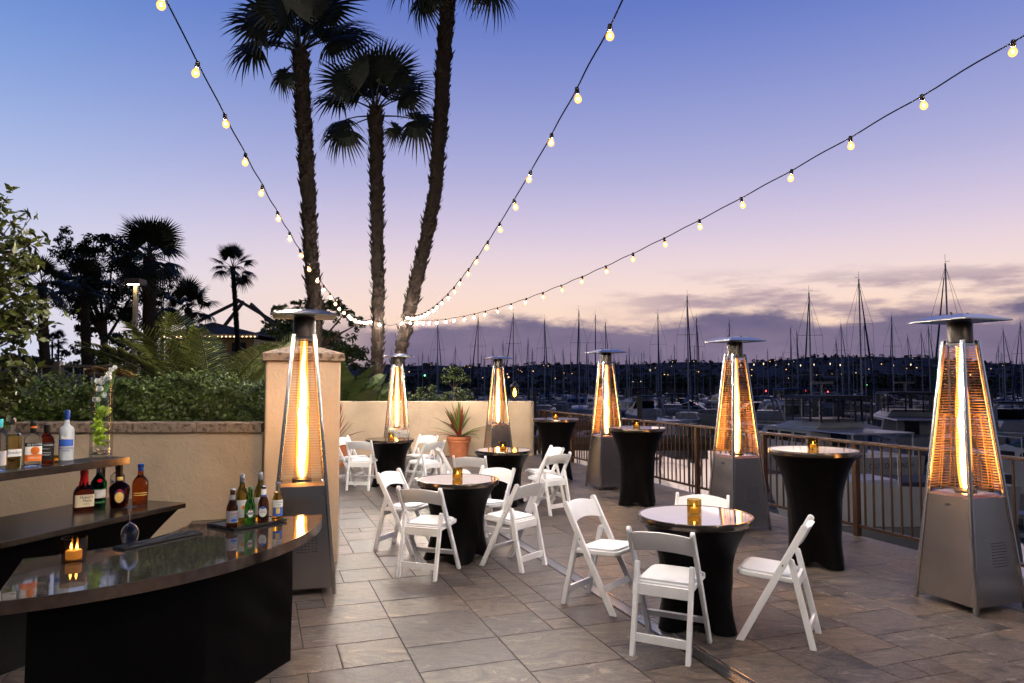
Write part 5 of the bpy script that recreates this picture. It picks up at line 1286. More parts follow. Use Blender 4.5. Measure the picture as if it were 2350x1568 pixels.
for (px, py, rx, ry) in lump:
    c = at(px, py, FY) - Vector((fb_.x, FY, 0)); k_ = FY/FOC
    for b_ in range(3):
        s_ = Vector((0.0, 0, max(.3, c.z-rf.uniform(.15,.4)))); e_ = c + Vector((rf.uniform(-.6,.9)*rx*k_, rf.uniform(-.25,.25), rf.uniform(-.8,.9)*ry*k_)); mid = s_.lerp(e_,.55)+Vector((0,rf.uniform(-.1,.1),rf.uniform(-.08,.05)))
        m_ = MB(); m_.tube([s_, mid, e_], [.009,.006,.003], 5); m_.build('twig', 'twig', fi, True)
        for q in range(26):
            f = rf.uniform(.35,1.05); p = s_.lerp(mid, min(1,f*2)) if f < .5 else mid.lerp(e_, (f-.5)*2)
            p = p + Vector((rf.gauss(0,.05), rf.gauss(0,.06), rf.gauss(0,.045))); leaves.append(p)
leaves.sort(key=lambda p: p.y)
for k, p in enumerate(leaves):
    if k < 290:
        o = ob('leaf', lf[k % 3], None, fi, p); o.rotation_euler = (rf.uniform(-.6,.9), rf.uniform(-.7,.7), rf.uniform(0,2*PI)); s_ = rf.uniform(.7,1.25); o.scale = (s_,)*3
    else: bgP.append(p); bgN.append((rf.gauss(0,1), rf.gauss(0,1)-.5, rf.gauss(0,1)+.8))
tag(ob('leaves_behind', leaf_mesh('leaves_behind', bgP, bgN, .10, .45, 'ficus_leaf', .1), None, fi), kind='stuff')

# ---- feather palm behind the hedge
def feather(seed, L_=1.9, dry=False):
    rf_ = random.Random(seed); m_ = MB(); n = 44; sp = []
    for i in range(n+1):
        s_ = i/n; sp.append(Vector((0, L_*(s_-.10*s_*s_), L_*(.02*s_-.26*s_**2.4))))
    m_.tube(sp[::4], [.016*(1-.8*i/11) for i in range(len(sp[::4]))], 5)
    for i in range(4, n):
        s_ = i/n; ll = .46*math.sin(PI*(.14+.80*s_))*rf_.uniform(.9,1.1)
        for sd_ in (-1,1):
            d = Vector((sd_*.80, .52, -.10+rf_.uniform(-.08,.06))).normalized(); p = sp[i]; w_ = .0125
            e1 = p+d*ll*.55; e2 = p+d*ll+Vector((0,0,-.09*ll/.46))
            a = Vector((0,w_,0)); m_.add([p-a*.6, p+a*.6, e1+a, e2, e1-a], [(0,1,2,3,4)])
    return m_.mesh('frond')
ff_ = [feather(1), feather(2), feather(3)]
for k, f in enumerate(ff_): f.materials.append(M['frond_dry' if k == 2 else 'frond_leaf'])
fp = at(482, 900, 9.4); fpz = thing('feather_palm', 'young feather palm with arching green fronds behind the hedge', 'palm tree', (fp.x, 9.4, -.16))
m_ = MB(); m_.tube([(0,0,0),(0,0,.7),(0,0,1.35)], [.10,.09,.07], 10); m_.build('trunk', 'palm_bark', fpz, True)
for az, el, k, s_, tw in ((90,38,2,.95,.5),(72,52,0,1.0,.6),(105,22,1,.9,.4),(-95,45,0,.9,-.5),(-75,58,1,1.0,-.5),(-60,35,1,.85,-.4),(175,66,0,1.0,.2),(150,60,1,1.0,.3),(-160,60,0,.95,-.2),(120,48,0,1.02,.4),(-120,52,1,.95,-.3),(30,62,0,.9,.0),(60,30,1,.9,.3)):
    o = ob('frond', ff_[k], None, fpz, (0,0,1.3)); o.rotation_euler = (Matrix.Rotation(R(az),3,'Z') @ Matrix.Rotation(R(el),3,'X') @ Matrix.Rotation(tw,3,'Y')).to_euler(); o.scale = (s_,)*3

# ---- broad leaved plants behind the back wall
def paddle(seed, L_=1.0, W_=.30, torn=True):
    rf_ = random.Random(seed); m_ = MB(); n = 16
    m_.tube([(0,0,0),(0,.5,.02),(0,1.0,.0)], [.02,.016,.012], 5)
    for sd_ in (-1,1):
        for i in range(n):
            s0, s1 = i/n, (i+1)/n - (.006 if torn and rf_.random() < .5 else 0); 
            w0, w1 = (W_*math.sin(PI*(.08+.86*q))**.7 for q in (s0, s1)); up = rf_.uniform(.1,.35)
            pt = lambda q, w_: (sd_*w_, 1.0+L_*q+w_*.18, w_*up-.35*L_*q*q)
            m_.add([(0,1.0+L_*s0,-.35*L_*s0*s0),(0,1.0+L_*s1,-.35*L_*s1*s1), pt(s1,w1), pt(s0,w0)], [(0,1,2,3)])
    return m_.mesh('leaf')
pdl = [paddle(k) for k in range(3)]
for f in pdl: f.materials.append(M['banana_leaf'])
def paddle_plant(label, px, Y, n, sc, seed):
    rp = random.Random(seed); b_ = at(px, 900, Y); t_ = thing('broad_leaf_plant', label, 'plant', (b_.x, Y, -.16), 0, 'broad leaved plants behind the low back wall')
    for k in range(n):
        o = ob('leaf', pdl[k % 3], None, t_, (rp.uniform(-.25,.25), rp.uniform(-.2,.2), 0)); az = rp.uniform(-80,80) if k % 2 else rp.uniform(90,270)
        o.rotation_euler = (Matrix.Rotation(R(az),3,'Z') @ Matrix.Rotation(R(rp.uniform(62,86)),3,'X') @ Matrix.Rotation(rp.uniform(-.8,.8),3,'Y')).to_euler(); s_ = sc*rp.uniform(.75,1.1); o.scale = (s_,)*3
paddle_plant('tall torn banana like leaves between the pillar and the middle palm', 790, 18.2, 9, 1.25, 1)
paddle_plant('low paddle leaved plant at the foot of the middle palm', 850, 17.7, 9, .85, 2)
paddle_plant('low paddle leaved plant right beside the stucco pillar', 805, 17.6, 8, .95, 3)

# ---- picket fence, lamp posts, pavilion
FNY = 12.5
fa, fz = at(130,838,FNY), at(468,838,FNY)
fe = thing('picket_fence', 'dark metal picket fence behind the hedge on the left', 'fence', (fa.x, FNY, -.16)); FH = fa.z+.16; FL = fz.x-fa.x
m_ = MB(); m_.box((FL/2-1.2,0,FH-.02), (FL+2.4,.04,.04)); m_.build('top_rail', 'fence_paint', fe)
m_ = MB(); m_.box((FL/2-1.2,0,.25), (FL+2.4,.04,.04)); m_.build('bottom_rail', 'fence_paint', fe)
m_ = MB(); m_.box((0,0,(FH-.045)/2), (.018,.018,FH-.045)); pk = m_.mesh('picket'); pk.materials.append(M['fence_paint'])
m_ = MB(); m_.box((0,0,(FH+.06)/2), (.11,.11,FH+.06)); pp = m_.mesh('post'); pp.materials.append(M['fence_paint'])
x_ = -2.3
while x_ < FL: ob('picket', pk, None, fe, (x_,0,0)); x_ += .185
for x_ in (.03, FL/2+.1, FL): ob('post', pp, None, fe, (x_,0,0))
lw = thing('pool_wall', 'low pale wall seen behind the picket fence', 'wall', (at(250,880,16).x, 16, -.16))
m_ = MB(); m_.box((0,0,.75), (4.4,.25,1.5)); m_.build('wall', 'concrete', lw); m_ = MB(); m_.box((0,0,1.53), (4.4,.34,.06)); m_.build('coping', 'path_stone', lw)
def lamp_post(label, px, ytop, Y, w_):
    p = at(px, ytop, Y); t_ = thing('lamp_post', label, 'lamp post', (p.x, Y, -.16), 0, 'square lamp posts on the left'); h = p.z+.16
    m_ = MB(); m_.box((0,0,h/2-.06), (w_,w_,h-.14)); m_.build('pole', 'dark_pole', t_, bevel=.006)
    m_ = MB(); m_.box((0,-.05,h), (.50,.50,.16)); m_.box((0,-.05,h-.095), (.46,.46,.03)); m_.build('lamp_head', 'fence_paint', t_)
    m_ = MB(); m_.box((0,-.19,h-.115), (.36,.10,.008)); m_.build('lens', 'lamp_plate', t_)
lamp_post('tall square lamp post with lit box head on the left', 313, 647, 24, .125)
lamp_post('shorter lamp post farther back in front of the pavilion', 439, 722, 40, .13)
PVY = 60
pv = thing('pavilion', 'low ochre pavilion with pyramid shingle roof and bulbs along the eave', 'building', (at(475,800,PVY).x, PVY+4, -.16)); px_ = lambda px, py: at(px,py,PVY)-Vector(pv.location)
a, b_, ap = px_(366,769), px_(592,769), px_(444,736)
m_ = MB(); m_.add([(a.x,-4.3,a.z),(b_.x,-4.3,a.z),(b_.x,4.3,a.z),(a.x,4.3,a.z),(ap.x,0,ap.z+.2),(ap.x+1.4,0,ap.z-.15)], [(0,1,5,4),(1,2,5),(2,3,4,5),(3,0,4),(3,2,1,0)]); m_.build('roof', 'roof_shingle', pv)
m_ = MB(); m_.box(((a.x+b_.x)/2,-4.35,a.z-.1), (b_.x-a.x+.2,.12,.24)); m_.build('fascia', 'boat_white', pv)
m_ = MB(); m_.box(((a.x+b_.x)/2,0,a.z/2-.15), (b_.x-a.x-.8,7.6,a.z-.3)); m_.build('wall', 'ochre_wall', pv)
for k in range(4):
    x_ = a.x+1.4+k*1.75; m_ = MB(); m_.box((x_,-3.83,a.z-1.0), (1.2,.08,.8)); w_ = m_.build('window', 'boat_glass', pv); m_ = MB(); m_.box((x_,-3.88,a.z-1.44), (1.35,.14,.07)); m_.build('sill', 'boat_white', w_)
m_ = MB(); m_.lathe([(.015,.04),(.035,.02),(.04,-.02),(.02,-.05)], 6); eb = m_.mesh('bulb'); eb.materials.append(M['bulb_far'])
for k in range(24): ob('bulb', eb, None, pv, (a.x+.3+(b_.x-a.x-.4)*k/23,-4.47,a.z-.16))
tz = at(552,690,75)
ts = thing('roof_truss', 'pointed open roof frame of angled beams behind the pavilion', 'roof frame', (tz.x, 75, -.16)); q_ = lambda px, py: at(px,py,75)-Vector(ts.location)
for (x0_,y0_,x1_,y1_) in ((462,741,552,690),(490,748,556,692),(552,690,640,745),(556,692,628,748)):
    A_, B_ = q_(x0_,y0_), q_(x1_,y1_); dy = 2.5 if y0_ in (748,692) else -1
    m_ = MB(); m_.bar((A_.x,dy,A_.z), (B_.x,0 if dy < 0 else .3,B_.z), .25, .32); m_.build('beam', 'beam_paint', ts)
for px in (470, 634):
    A_ = q_(px,748); m_ = MB(); m_.box((A_.x,-.9,A_.z/2), (.3,.3,A_.z+.3)); m_.build('post', 'beam_paint', ts)
rb_ = thing('annex_building', 'low dark roofed annex building right of the pavilion', 'building', (at(640,790,70).x, 72, -.16)); A_ = at(585,770,70)-Vector(rb_.location); B_ = at(760,770,70)-Vector(rb_.location)
m_ = MB(); m_.box(((A_.x+B_.x)/2,0,A_.z/2), (B_.x-A_.x,5,A_.z)); m_.build('wall', 'ochre_wall', rb_)
m_ = MB(); h = A_.z; m_.add([(A_.x-.4,-3,h),(B_.x+.4,-3,h),(B_.x+.4,3,h),(A_.x-.4,3,h),(A_.x+2,0,h+1.1),(B_.x-2,0,h+1.1)], [(0,1,5,4),(1,2,5),(2,3,4,5),(3,0,4),(3,2,1,0)]); m_.build('roof', 'roof_shingle', rb_)

# ================================================================== THE MARINA
WL = -2.0
def hull_mesh(L_, B_, F_, fine=1.0, tr=.7, flare=.12, name='hull'):
    rings = []; n = 12
    for i in range(n+1):
        s_ = i/n                                   # 0 stern .. 1 bow
        bw = (tr + (1-tr)*math.sin(min(s_/.45,1)*PI/2))*(1-max(0,(s_-.45)/.55)**2.2) if s_ > .0 else tr
        bw = max(bw, .012); sh = F_*(1+.35*max(0,s_-.35)**1.5*1.4); y = -L_/2 + L_*s_
        bot = -.25*(1-max(0,(s_-.8)/.2)*.9)
        hw_ = B_/2*bw; r = [(0,bot),(hw_*.62,bot*.55),(hw_*.88,.06),(hw_*(1-.5*flare),sh*.55),(hw_,sh)]
        rake = .10*L_*max(0,(s_-.8)/.2)
        pts = [(-x_, y+rake*max(0,z)/F_*.6, z) for x_, z in reversed(r)] + [(x_, y+rake*max(0,z)/F_*.6, z) for x_, z in r[1:]]
        rings.append([Vector(p) for p in pts])
    m_ = MB(); m_.loft(rings, cap=True, closed=False)
    # deck
    top = [(r[0], r[-1]) for r in rings]; v = []
    for a, b_ in top: v += [a - Vector((0,0,.03)), b_ - Vector((0,0,.03))]
    m_.add(v, [(2*i,2*i+1,2*i+3,2*i+2) for i in range(n)])
    return m_.mesh(name, True)
def add_mat(me, mt): me.materials.append(M[mt]); return me
def trunk_cabin(L_, B_, h, y0):                     # low rounded cabin
    m_ = MB(); rings = []
    for s_, wf, hf in ((0,.9,.95),(.03,.92,1),(.5,.88,.95),(.85,.6,.6),(1,.35,.1)):
        w_ = B_*.36*wf; z = h*hf; y = y0+L_*s_; rings.append([(-w_,y,0),(-w_*.88,y,z*.9),(-w_*.6,y,z),(w_*.6,y,z),(w_*.88,y,z*.9),(w_,y,0)])
    m_.loft(rings); return m_
SB = {}
def make_sail(kind):
    L_, B_, F_ = 9.0, 3.0, 1.0; parts = []
    hc_ = ('boat_white','boat_dark','boat_white')[kind]; cc_ = ('canvas_blue','canvas_dark','canvas_teal')[kind]
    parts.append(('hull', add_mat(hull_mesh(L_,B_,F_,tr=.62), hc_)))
    m_ = trunk_cabin(4.2,B_,.5,-1.0); m_.v = [(x,y,z+F_-.02) for x,y,z in m_.v]; parts.append(('cabin', add_mat(m_.mesh('cabin',True), 'boat_white')))
    for s in (-1,1):
        for k in range(3):
            m_ = MB(); m_.box((s*B_*.325,-.4+k*1.05,F_+.24), (.05,.55,.16)); parts.append(('window', add_mat(m_.mesh('window'), 'boat_glass')))
    m_ = MB(); m_.tube([(0,.9,F_+.4),(0,.9,11.9)], [.075,.05], 8); parts.append(('mast', add_mat(m_.mesh('mast',True), ('mast_metal','mast_dark','mast_metal')[kind])))
    m_ = MB(); m_.tube([(0,.9,F_+1.35),(0,-3.1,F_+1.3)], [.06,.05], 8); parts.append(('boom', add_mat(m_.mesh('boom',True), 'mast_metal')))
    m_ = MB(); m_.tube([(0,.75,F_+1.9),(0,.3,F_+1.65),(0,-1.2,F_+1.55),(0,-2.9,F_+1.46)], [.10,.20,.17,.08], 8); parts.append(('sail_cover', add_mat(m_.mesh('sail_cover',True), cc_)))
    for z in (5.2,8.4):
        m_ = MB(); m_.bar((-.95,.85,z),(.95,.85,z),.04,.03); parts.append(('spreader', add_mat(m_.mesh('spreader'), 'mast_metal')))
    rg = [((0,.9,11.8),(0,4.55,F_+.45)),((0,.9,11.8),(0,-4.4,F_)),((0,.9,11.7),(.95,.85,8.4)),((.95,.85,8.4),(1.0,.85,5.2)),((1.0,.85,5.2),(1.35,.8,F_)),((0,.9,11.7),(-.95,.85,8.4)),((-.95,.85,8.4),(-1.0,.85,5.2)),((-1.0,.85,5.2),(-1.35,.8,F_))]
    for a, b_ in rg:
        m_ = MB(); m_.tube([a,b_], .011, 4); parts.append(('stay', add_mat(m_.mesh('stay'), 'rigging')))
    m_ = MB(); m_.tube([(0,4.4,F_+.7),(0,2.9,6.2),(0,1.2,11.0)], [.06,.075,.03], 6); parts.append(('furled_jib', add_mat(m_.mesh('furled_jib',True), cc_)))
    m_ = MB(); pr_ = [(s*x_,y_,F_+.75+.12*(y_>2)) for s, seq in ((-1,((1.25,-3.6),(1.45,-1),(1.3,1.6),(.6,3.6))),(1,((.6,3.6),(1.3,1.6),(1.45,-1),(1.25,-3.6)))) for x_, y_ in seq]
    m_.tube(pr_, .014, 4)
    for x_, y_, z in pr_: m_.tube([(x_,y_,z),(x_*.98,y_,z-.75)], .014, 4)
    parts.append(('lifeline', add_mat(m_.mesh('lifeline'), 'mast_metal')))
    m_ = MB(); m_.tube([(.0,.9,11.9),(.0,.9,12.5)], .012, 4); m_.tube([(.0,.9,12.0),(.3,.9,12.05)], .012, 4); parts.append(('masthead_gear', add_mat(m_.mesh('masthead_gear'), 'rigging')))
    return parts
SAIL = [make_sail(k) for k in range(3)]
taken = []
def clash(x, y, ang, L_, B_):
    d = Vector((math.cos(ang), math.sin(ang)))
    for (x2, y2, a2, L2, B2) in taken:
        for t1 in (-.35,0,.35):
            for t2 in (-.35,0,.35):
                if math.hypot(x+d.x*L_*t1-x2-math.cos(a2)*L2*t2, y+d.y*L_*t1-y2-math.sin(a2)*L2*t2) < (B_+B2)*.52: return True
    return False
def inland(x, y): 
    ex = edge_at(min(max(y,-40),140))[0]
    return x < ex+2.5 or y > 228
def sailboat(px, ytop, H, label, group, seed, head=None, light=False):
    rb = random.Random(seed); best = None
    for tr_ in range(40):
        h = H*(1+rb.uniform(-.12,.16)*(tr_/10.0 if tr_ < 10 else 1)); Y = (h+WL-EYE)*FOC/(877-ytop)
        ang = PI/2 + R(rb.choice([-14,166,-14,166]) + rb.uniform(-7,7)) if head is None else head
        sc = h/11.9; x = (px-CX)/FOC*Y; x -= -math.cos(ang)*0 ; cx_, cy_ = x-math.cos(ang)*.9*sc, Y-math.sin(ang)*.9*sc
        if inland(cx_, cy_): continue
        best = (cx_, cy_, ang, sc)
        if not clash(cx_, cy_, ang, 9*sc, 3*sc): break
    if best is None: return
    cx_, cy_, ang, sc = best; taken.append((cx_, cy_, ang, 9*sc, 3*sc))
    t_ = thing('sailboat', label, 'sailboat', (cx_, cy_, WL-.05), ang-PI/2, group); t_.scale = (sc,sc,sc)
    for nm, me in SAIL[rb.choice([0,0,1,2,0])]:
        if light and nm in ('stay','lifeline','window','masthead_gear'): continue
        ob(nm, me, None, t_)

# ---- motor cruisers
def block(y0, y1, z0, z1, w0, w1, rake_f=.0, rake_b=.0):
    m_ = MB(); m_.loft([[(-w0/2,y0,z0),(w0/2,y0,z0),(w0/2,y1,z0),(-w0/2,y1,z0)], [(-w1/2,y0+rake_b,z1),(w1/2,y0+rake_b,z1),(w1/2,y1-rake_f,z1),(-w1/2,y1-rake_f,z1)]]); return m_
def window_row(t_, y0, y1, z0, z1, w, n, x_taper=.0):
    for s in (-1,1):
        for k in range(n):
            a = y0+(y1-y0)*k/n+.06; b_ = y0+(y1-y0)*(k+1)/n-.06
            m_ = MB(); xx = s*(w/2+.012); m_.add([(xx,a,z0),(xx,b_,z0),(xx-s*x_taper,b_-.08,z1),(xx-s*x_taper,a+.04,z1),(xx-s*.03,a,z0),(xx-s*.03,b_,z0),(xx-s*.03-s*x_taper,b_-.08,z1),(xx-s*.03-s*x_taper,a+.04,z1)], [(0,1,2,3),(7,6,5,4),(0,4,5,1),(1,5,6,2),(2,6,7,3),(3,7,4,0)]); m_.build('window', 'boat_glass', t_)
def cruiser(label, cx_, cy_, ang, L_=9.0, B_=3.2, kind='fly', canvas='canvas_cream', name=None):
    taken.append((cx_, cy_, ang, L_, B_))
    t_ = thing('motor_cruiser', label, 'motor boat', (cx_, cy_, WL-.05), ang-PI/2, 'motor boats in the marina'); F_ = 1.05
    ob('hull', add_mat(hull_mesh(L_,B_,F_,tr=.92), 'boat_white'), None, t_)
    m_ = MB(); m_.box((0,-L_/2-.3,.25), (B_*.8,.6,.08)); m_.build('swim_platform', 'boat_grey', t_)
    m_ = MB(); m_.box((0,-L_/2-.03,.12), (B_*.9,.05,.16)); m_.build('boot_stripe', 'boat_dark', t_)
    if kind == 'open':
        block(L_*.02,L_*.30,F_-.05,F_+.16,B_*.70,B_*.55,L_*.08,.0).build('foredeck', 'boat_white', t_, bevel=.04)
        block(-L_*.36,L_*.02,F_-.05,F_+.10,B_*.72,B_*.66).build('cockpit_cover', 'canvas_dark', t_, bevel=.04)
        m_ = MB(); m_.box((0,-L_/2-.28,.75), (.42,.5,1.0)); m_.build('outboard_motor', 'boat_dark', t_, bevel=.06)
    elif kind == 'express':
        block(-L_*.30,L_*.26,F_-.05,F_+.55,B_*.82,B_*.62,L_*.10,.0).build('cabin', 'boat_white', t_, bevel=.05)
        m_ = MB(); m_.loft([[(-B_*.36,-L_*.02,F_+.5),(B_*.36,-L_*.02,F_+.5),(B_*.30,L_*.15,F_+.5),(-B_*.30,L_*.15,F_+.5)], [(-B_*.30,-L_*.06,F_+1.15),(B_*.30,-L_*.06,F_+1.15),(B_*.22,L_*.02,F_+1.15),(-B_*.22,L_*.02,F_+1.15)]]); m_.build('windshield', 'boat_glass', t_)
        m_ = MB(); m_.tube([(-B_*.42,-L_*.28,F_),(-B_*.38,-L_*.22,F_+1.3),(-B_*.25,-L_*.2,F_+1.55),(B_*.25,-L_*.2,F_+1.55),(B_*.38,-L_*.22,F_+1.3),(B_*.42,-L_*.28,F_)], .10, 8); m_.build('radar_arch', 'boat_white', t_, True)
        block(-L_*.22,L_*.0,F_+1.5,F_+1.6,B_*.66,B_*.6).build('canopy', canvas, t_)
        window_row(t_, -L_*.02, L_*.18, F_+.12, F_+.36, B_*.74, 2, .03)
    else:
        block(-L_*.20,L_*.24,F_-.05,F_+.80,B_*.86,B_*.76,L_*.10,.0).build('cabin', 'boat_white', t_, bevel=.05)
        window_row(t_, -L_*.18, L_*.12, F_+.30, F_+.68, B_*.815, 3, .035)
        for s in (-1,1):
            m_ = MB(); m_.add([(s*B_*.02,L_*.215,F_+.28),(s*B_*.33,L_*.215,F_+.28),(s*B_*.30,L_*.165,F_+.70),(s*B_*.02,L_*.165,F_+.70)], [(0,1,2,3)]); m_.v = [(x,y+.04,z) for x,y,z in m_.v]; m_.build('windshield', 'boat_glass', t_)
        block(-L_*.24,L_*.13,F_+.795,F_+.87,B_*.82,B_*.78,L_*.015,.0).build('cabin_roof', 'boat_white', t_, bevel=.03)
        block(-L_*.22,L_*.08,F_+.865,F_+1.25,B_*.70,B_*.54,L_*.13,.0).build('flybridge', 'boat_white', t_, bevel=.06)
        for s in (-1,1):
            m_ = MB(); m_.box((s*(B_*.5-.02),-L_*.08,F_-.16), (.05,L_*.74,.05)); m_.build('rub_rail', 'boat_dark', t_)
            for k in range(3):
                m_ = MB(); m_.tube([(s*(B_*.5+.10),-L_*.32+k*L_*.2,F_-.2),(s*(B_*.5+.10),-L_*.32+k*L_*.2,F_-.75)], .10, 8); m_.build('fender', 'canvas_blue' if k == 1 else 'boat_white', t_, True)
        z1 = F_+2.12
        block(-L_*.26,-L_*.0,z1-.08,z1+.06,B_*.76,B_*.66).build('canopy', canvas if canvas != 'canvas_cream' else 'canvas_dark', t_, bevel=.03)
        for s in (-1,1):
            for y in (-L_*.25,-L_*.13,-L_*.01):
                m_ = MB(); m_.tube([(s*B_*.36,y,F_+1.1),(s*B_*.36,y,z1-.06)], .025, 5); m_.build('canopy_pole', 'mast_metal', t_)
            m_ = MB(); m_.add([(s*B_*.365,-L_*.25,F_+1.15),(s*B_*.365,-L_*.01,F_+1.15),(s*B_*.365,-L_*.01,z1-.1),(s*B_*.365,-L_*.25,z1-.1)], [(0,1,2,3)]); m_.build('canvas_window', 'canvas_window', t_)
        m_ = MB(); m_.add([(-B_*.36,-L_*.255,F_+1.15),(B_*.36,-L_*.255,F_+1.15),(B_*.36,-L_*.255,z1-.1),(-B_*.36,-L_*.255,z1-.1)], [(0,1,2,3)]); m_.build('canvas_window', 'canvas_window', t_)
        for x_ in (-.36,-.12,.12,.36):
            m_ = MB(); m_.box((B_*x_,-L_*.257,(F_+1.15+z1-.1)/2), (.07,.03,z1-F_-1.25)); m_.build('canvas_frame', 'canvas_dark', t_)
        for s in (-1,1):
            for y in (-.19,-.07):
                m_ = MB(); m_.box((s*B_*.367,L_*y,(F_+1.15+z1-.1)/2), (.03,.09,z1-F_-1.25)); m_.build('canvas_frame', 'canvas_dark', t_)
        m_ = MB(); m_.box((0,-L_*.203,F_+.32), (.7,.05,.9)); m_.build('door', 'boat_glass', t_)
        m_ = MB(); m_.tube([(0,-L_*.1,z1),(0,-L_*.1,z1+.5)], .05, 6); m_.box((0,-L_*.1,z1+.56), (1.0,.16,.1)); m_.build('radar', 'boat_grey', t_)
        block(-L_*.47,-L_*.21,F_+.80,F_+.85,B_*.82,B_*.80).build('cockpit_roof', 'boat_white', t_)
        for s in (-1,1):
            m_ = MB(); m_.tube([(s*B_*.40,-L_*.46,F_-.05),(s*B_*.40,-L_*.46,F_+.80)], .03, 5); m_.build('roof_post', 'mast_metal', t_)
    m_ = MB(); pr_ = [(-B_*.40,L_*.05),(-B_*.36,L_*.22),(-B_*.24,L_*.36),(0,L_*.47),(B_*.24,L_*.36),(B_*.36,L_*.22),(B_*.40,L_*.05)]
    m_.tube([(x,y,F_+.85) for x,y in pr_], .018, 5)
    for x, y in pr_: m_.tube([(x,y,F_+.85),(x,y,F_+.0)], .016, 5)
    m_.build('bow_rail', 'mast_metal', t_)
    if name: ob('lettering', text_mesh(name, .27, 'letter_dark'), None, t_, (0,-L_/2-.014,.74))
    return t_
def pix(px, Y): return ((px-CX)/FOC*Y, Y)
cruiser('canvas topped cruiser, stern to the railing, with dark name lettering on its transom', 12.5, 30.3, R(105), 9.0, 3.3, 'fly', 'canvas_dark', 'OUT OF REACH')
a = pix(2062,40); cruiser('larger white flybridge cruiser behind the canvas topped one', a[0], a[1], R(76), 10.5, 3.5, 'fly', 'canvas_cream')
a = pix(1570,69); cruiser('white express cruiser with radar arch left of the centre right heater', a[0], a[1], R(-18), 8.6, 3.1, 'express', 'canvas_dark')
a = pix(1456,70); cruiser('white flybridge cruiser seen above the middle tall table', a[0], a[1], PI/2+R(12), 8.0, 2.9, 'fly', 'canvas_cream')
a = pix(1725,55); cruiser('small express cruiser just right of the centre right heater', a[0], a[1], R(170), 7.2, 2.6, 'express', 'canvas_blue')
a = pix(2420,24); cruiser('white motor boat cut by the right edge behind the railing', a[0], a[1], PI/2+R(20), 8.0, 2.9, 'express', 'canvas_dark')
a = pix(2030,19.5); cruiser('low open motor boat lying along the railing behind the nearest heater', a[0], a[1], R(186), 6.0, 2.2, 'open', 'canvas_dark')
a = pix(1548,47); cruiser('small open boat moored close behind the middle tall table', a[0], a[1], R(96), 6.2, 2.2, 'open', 'canvas_blue')
a = pix(1475,60); cruiser('express cruiser with blue canopy moored behind the middle tall table', a[0], a[1], R(98), 7.4, 2.6, 'express', 'canvas_blue')
a = pix(1735,43); cruiser('open boat with dark cover beside the centre right heater', a[0], a[1], R(102), 6.4, 2.3, 'open', 'canvas_dark')
a = pix(2300,42); cruiser('express cruiser between the nearest heater and the right edge', a[0], a[1], R(75), 8.0, 2.8, 'express', 'canvas_dark')
a = pix(1800,62); cruiser('flybridge cruiser farther out behind the nearest tall table', a[0], a[1], R(95), 8.4, 3.0, 'fly', 'canvas_blue')
a = pix(1905,78); cruiser('express cruiser farther out between the right heaters', a[0], a[1], R(20), 8.0, 2.9, 'express', 'canvas_cream')
a = pix(1660,96); cruiser('distant flybridge cruiser behind the centre right heater', a[0], a[1], PI/2, 9.0, 3.2, 'fly', 'canvas_cream')
a = pix(1330,86); cruiser('distant flybridge cruiser left of the middle railing heater', a[0], a[1], PI/2+R(160), 8.6, 3.1, 'fly', 'canvas_blue')
a = pix(1245,105); cruiser('distant express cruiser beyond the corner of the railing', a[0], a[1], R(10), 8.6, 3.1, 'express', 'canvas_teal')
# ---- sailboats whose masts can be told apart
near = [(2177,601,9.6,'sailboat whose dark mast rises over the nearest heater',R(-102)+PI),(1976,638,10.2,'sailboat with the tallest mast between the two right heaters',None),(1860,669,10.2,'sailboat with tall mast just left of the tallest one on the right',None),
 (1579,678,10.6,'sailboat with tall dark mast left of the centre right heater',None),(1329,712,11,'sailboat whose mast is left of the middle railing heater',None),(1367,722,11,'sailboat whose mast stands close to the middle railing heater',None),(1178,718,11.4,'sailboat whose mast rises right behind the rear right heater',None),
 (1097,727,11,'sailboat with leaning forestay left of the rear right heater',None),(1004,742,11,'sailboat with lone mast right of the leaning palm',None),(1250,732,11,'sailboat with crossing stays over the corner of the railing',None),(1511,719,11,'sailboat with single mast over the middle tall table',None),
 (1600,729,11,'sailboat with mast and stays close left of the centre right heater',None),(1675,737,10.6,'sailboat whose masthead shows above the centre right heater cap',None),(2049,725,10.6,'sailboat with straight mast left of the nearest heater',None),(2345,739,8.6,'sailboat with thick dark mast at the right edge',None),(2305,755,9.0,'sailboat with dark mast between the nearest heater and the right edge',None),
 (1390,739,10.6,'sailboat with thin mast over the cap of the middle railing heater',None)]
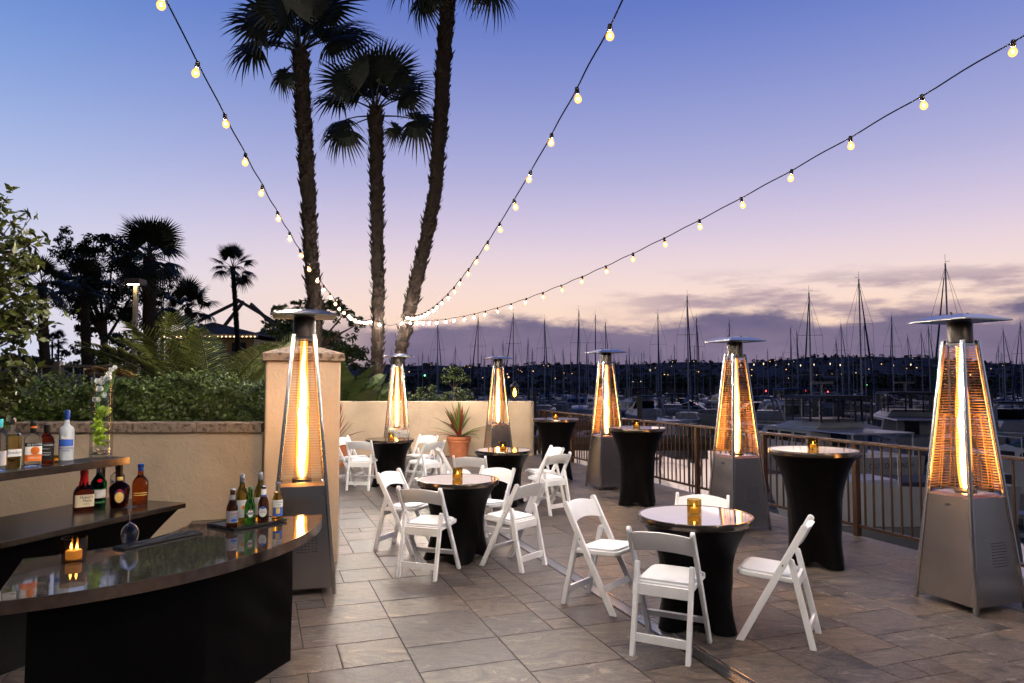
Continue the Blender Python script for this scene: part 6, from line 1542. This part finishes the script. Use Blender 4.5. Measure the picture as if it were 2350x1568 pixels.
for k, (px, yt, H, lb, hd) in enumerate(near): sailboat(px, yt, H, lb, 'sailboats in the marina', 100+k, hd)
mid = [(1212,777),(1154,783),(1045,796),(970,809),(1131,798),(1184,809),(1222,801),(1292,800),(1272,811),(1310,822),(1346,789),(1105,812),(983,815),(1444,798),(1465,821),(1478,808),(1493,819),(1517,799),(1540,815),(1548,792),(1594,794),(1613,809),(1649,821),(1420,821),
 (1932,742),(1920,777),(1816,752),(1830,760),(1762,803),(1797,808),(1986,741),(2085,771),(2116,761),(2133,748),(2292,793)]
marks = [(800,'leaning palm'),(1143,'rear right heater'),(1275,'farthest tall table'),(1391,'middle railing heater'),(1530,'express cruiser'),(1687,'centre right heater'),(1866,'nearest tall table'),(2205,'nearest heater'),(2500,'right edge')]
seen = {}
for k, (px, yt) in enumerate(sorted(mid)):
    j = max(i for i in range(len(marks)-1) if marks[i][0] <= px); seen[j] = seen.get(j, 0)+1
    sailboat(px, yt, 10.4 if yt < 790 else 8.6, 'mid distance sailboat mast, %s from left between %s and %s' % (ORD[seen[j]-1], marks[j][1], marks[j+1][1]), 'sailboats farther out in the marina', 200+k)
rm = random.Random(12)
for k in range(78):
    sailboat(rm.uniform(950, 2380), rm.uniform(808, 835), rm.uniform(6.8,8.6), 'small distant sailboat among the mast forest', 'distant sailboats', 300+k, None, True)
# ---- docks and pilings
for k, (y, xa, xb) in enumerate(((44,-6,40),(62,-12,62),(84,-18,80),(112,-26,110),(150,-38,150))):
    xa = max(xa, edge_at(min(y,140))[0]+1)
    t_ = thing('floating_dock', ['low wooden dock closest to the railing','wooden dock in the second row of boats','wooden dock in the third row of boats','wooden dock in the fourth row of boats','farthest wooden dock of the marina'][k], 'dock', (xa, y, WL-.1), 0, 'floating docks')
    m_ = MB(); m_.box(((xb-xa)/2,0,.25), (xb-xa,1.6,.5)); m_.build('walkway', 'dock_wood', t_)
    x_ = 3.0
    while x_ < xb-xa:
        m_ = MB(); m_.tube([(x_,.95,-.8),(x_,.95,3.0)], .16, 8); m_.build('piling', 'dock_wood', t_, True); x_ += 11 if k < 2 else 17
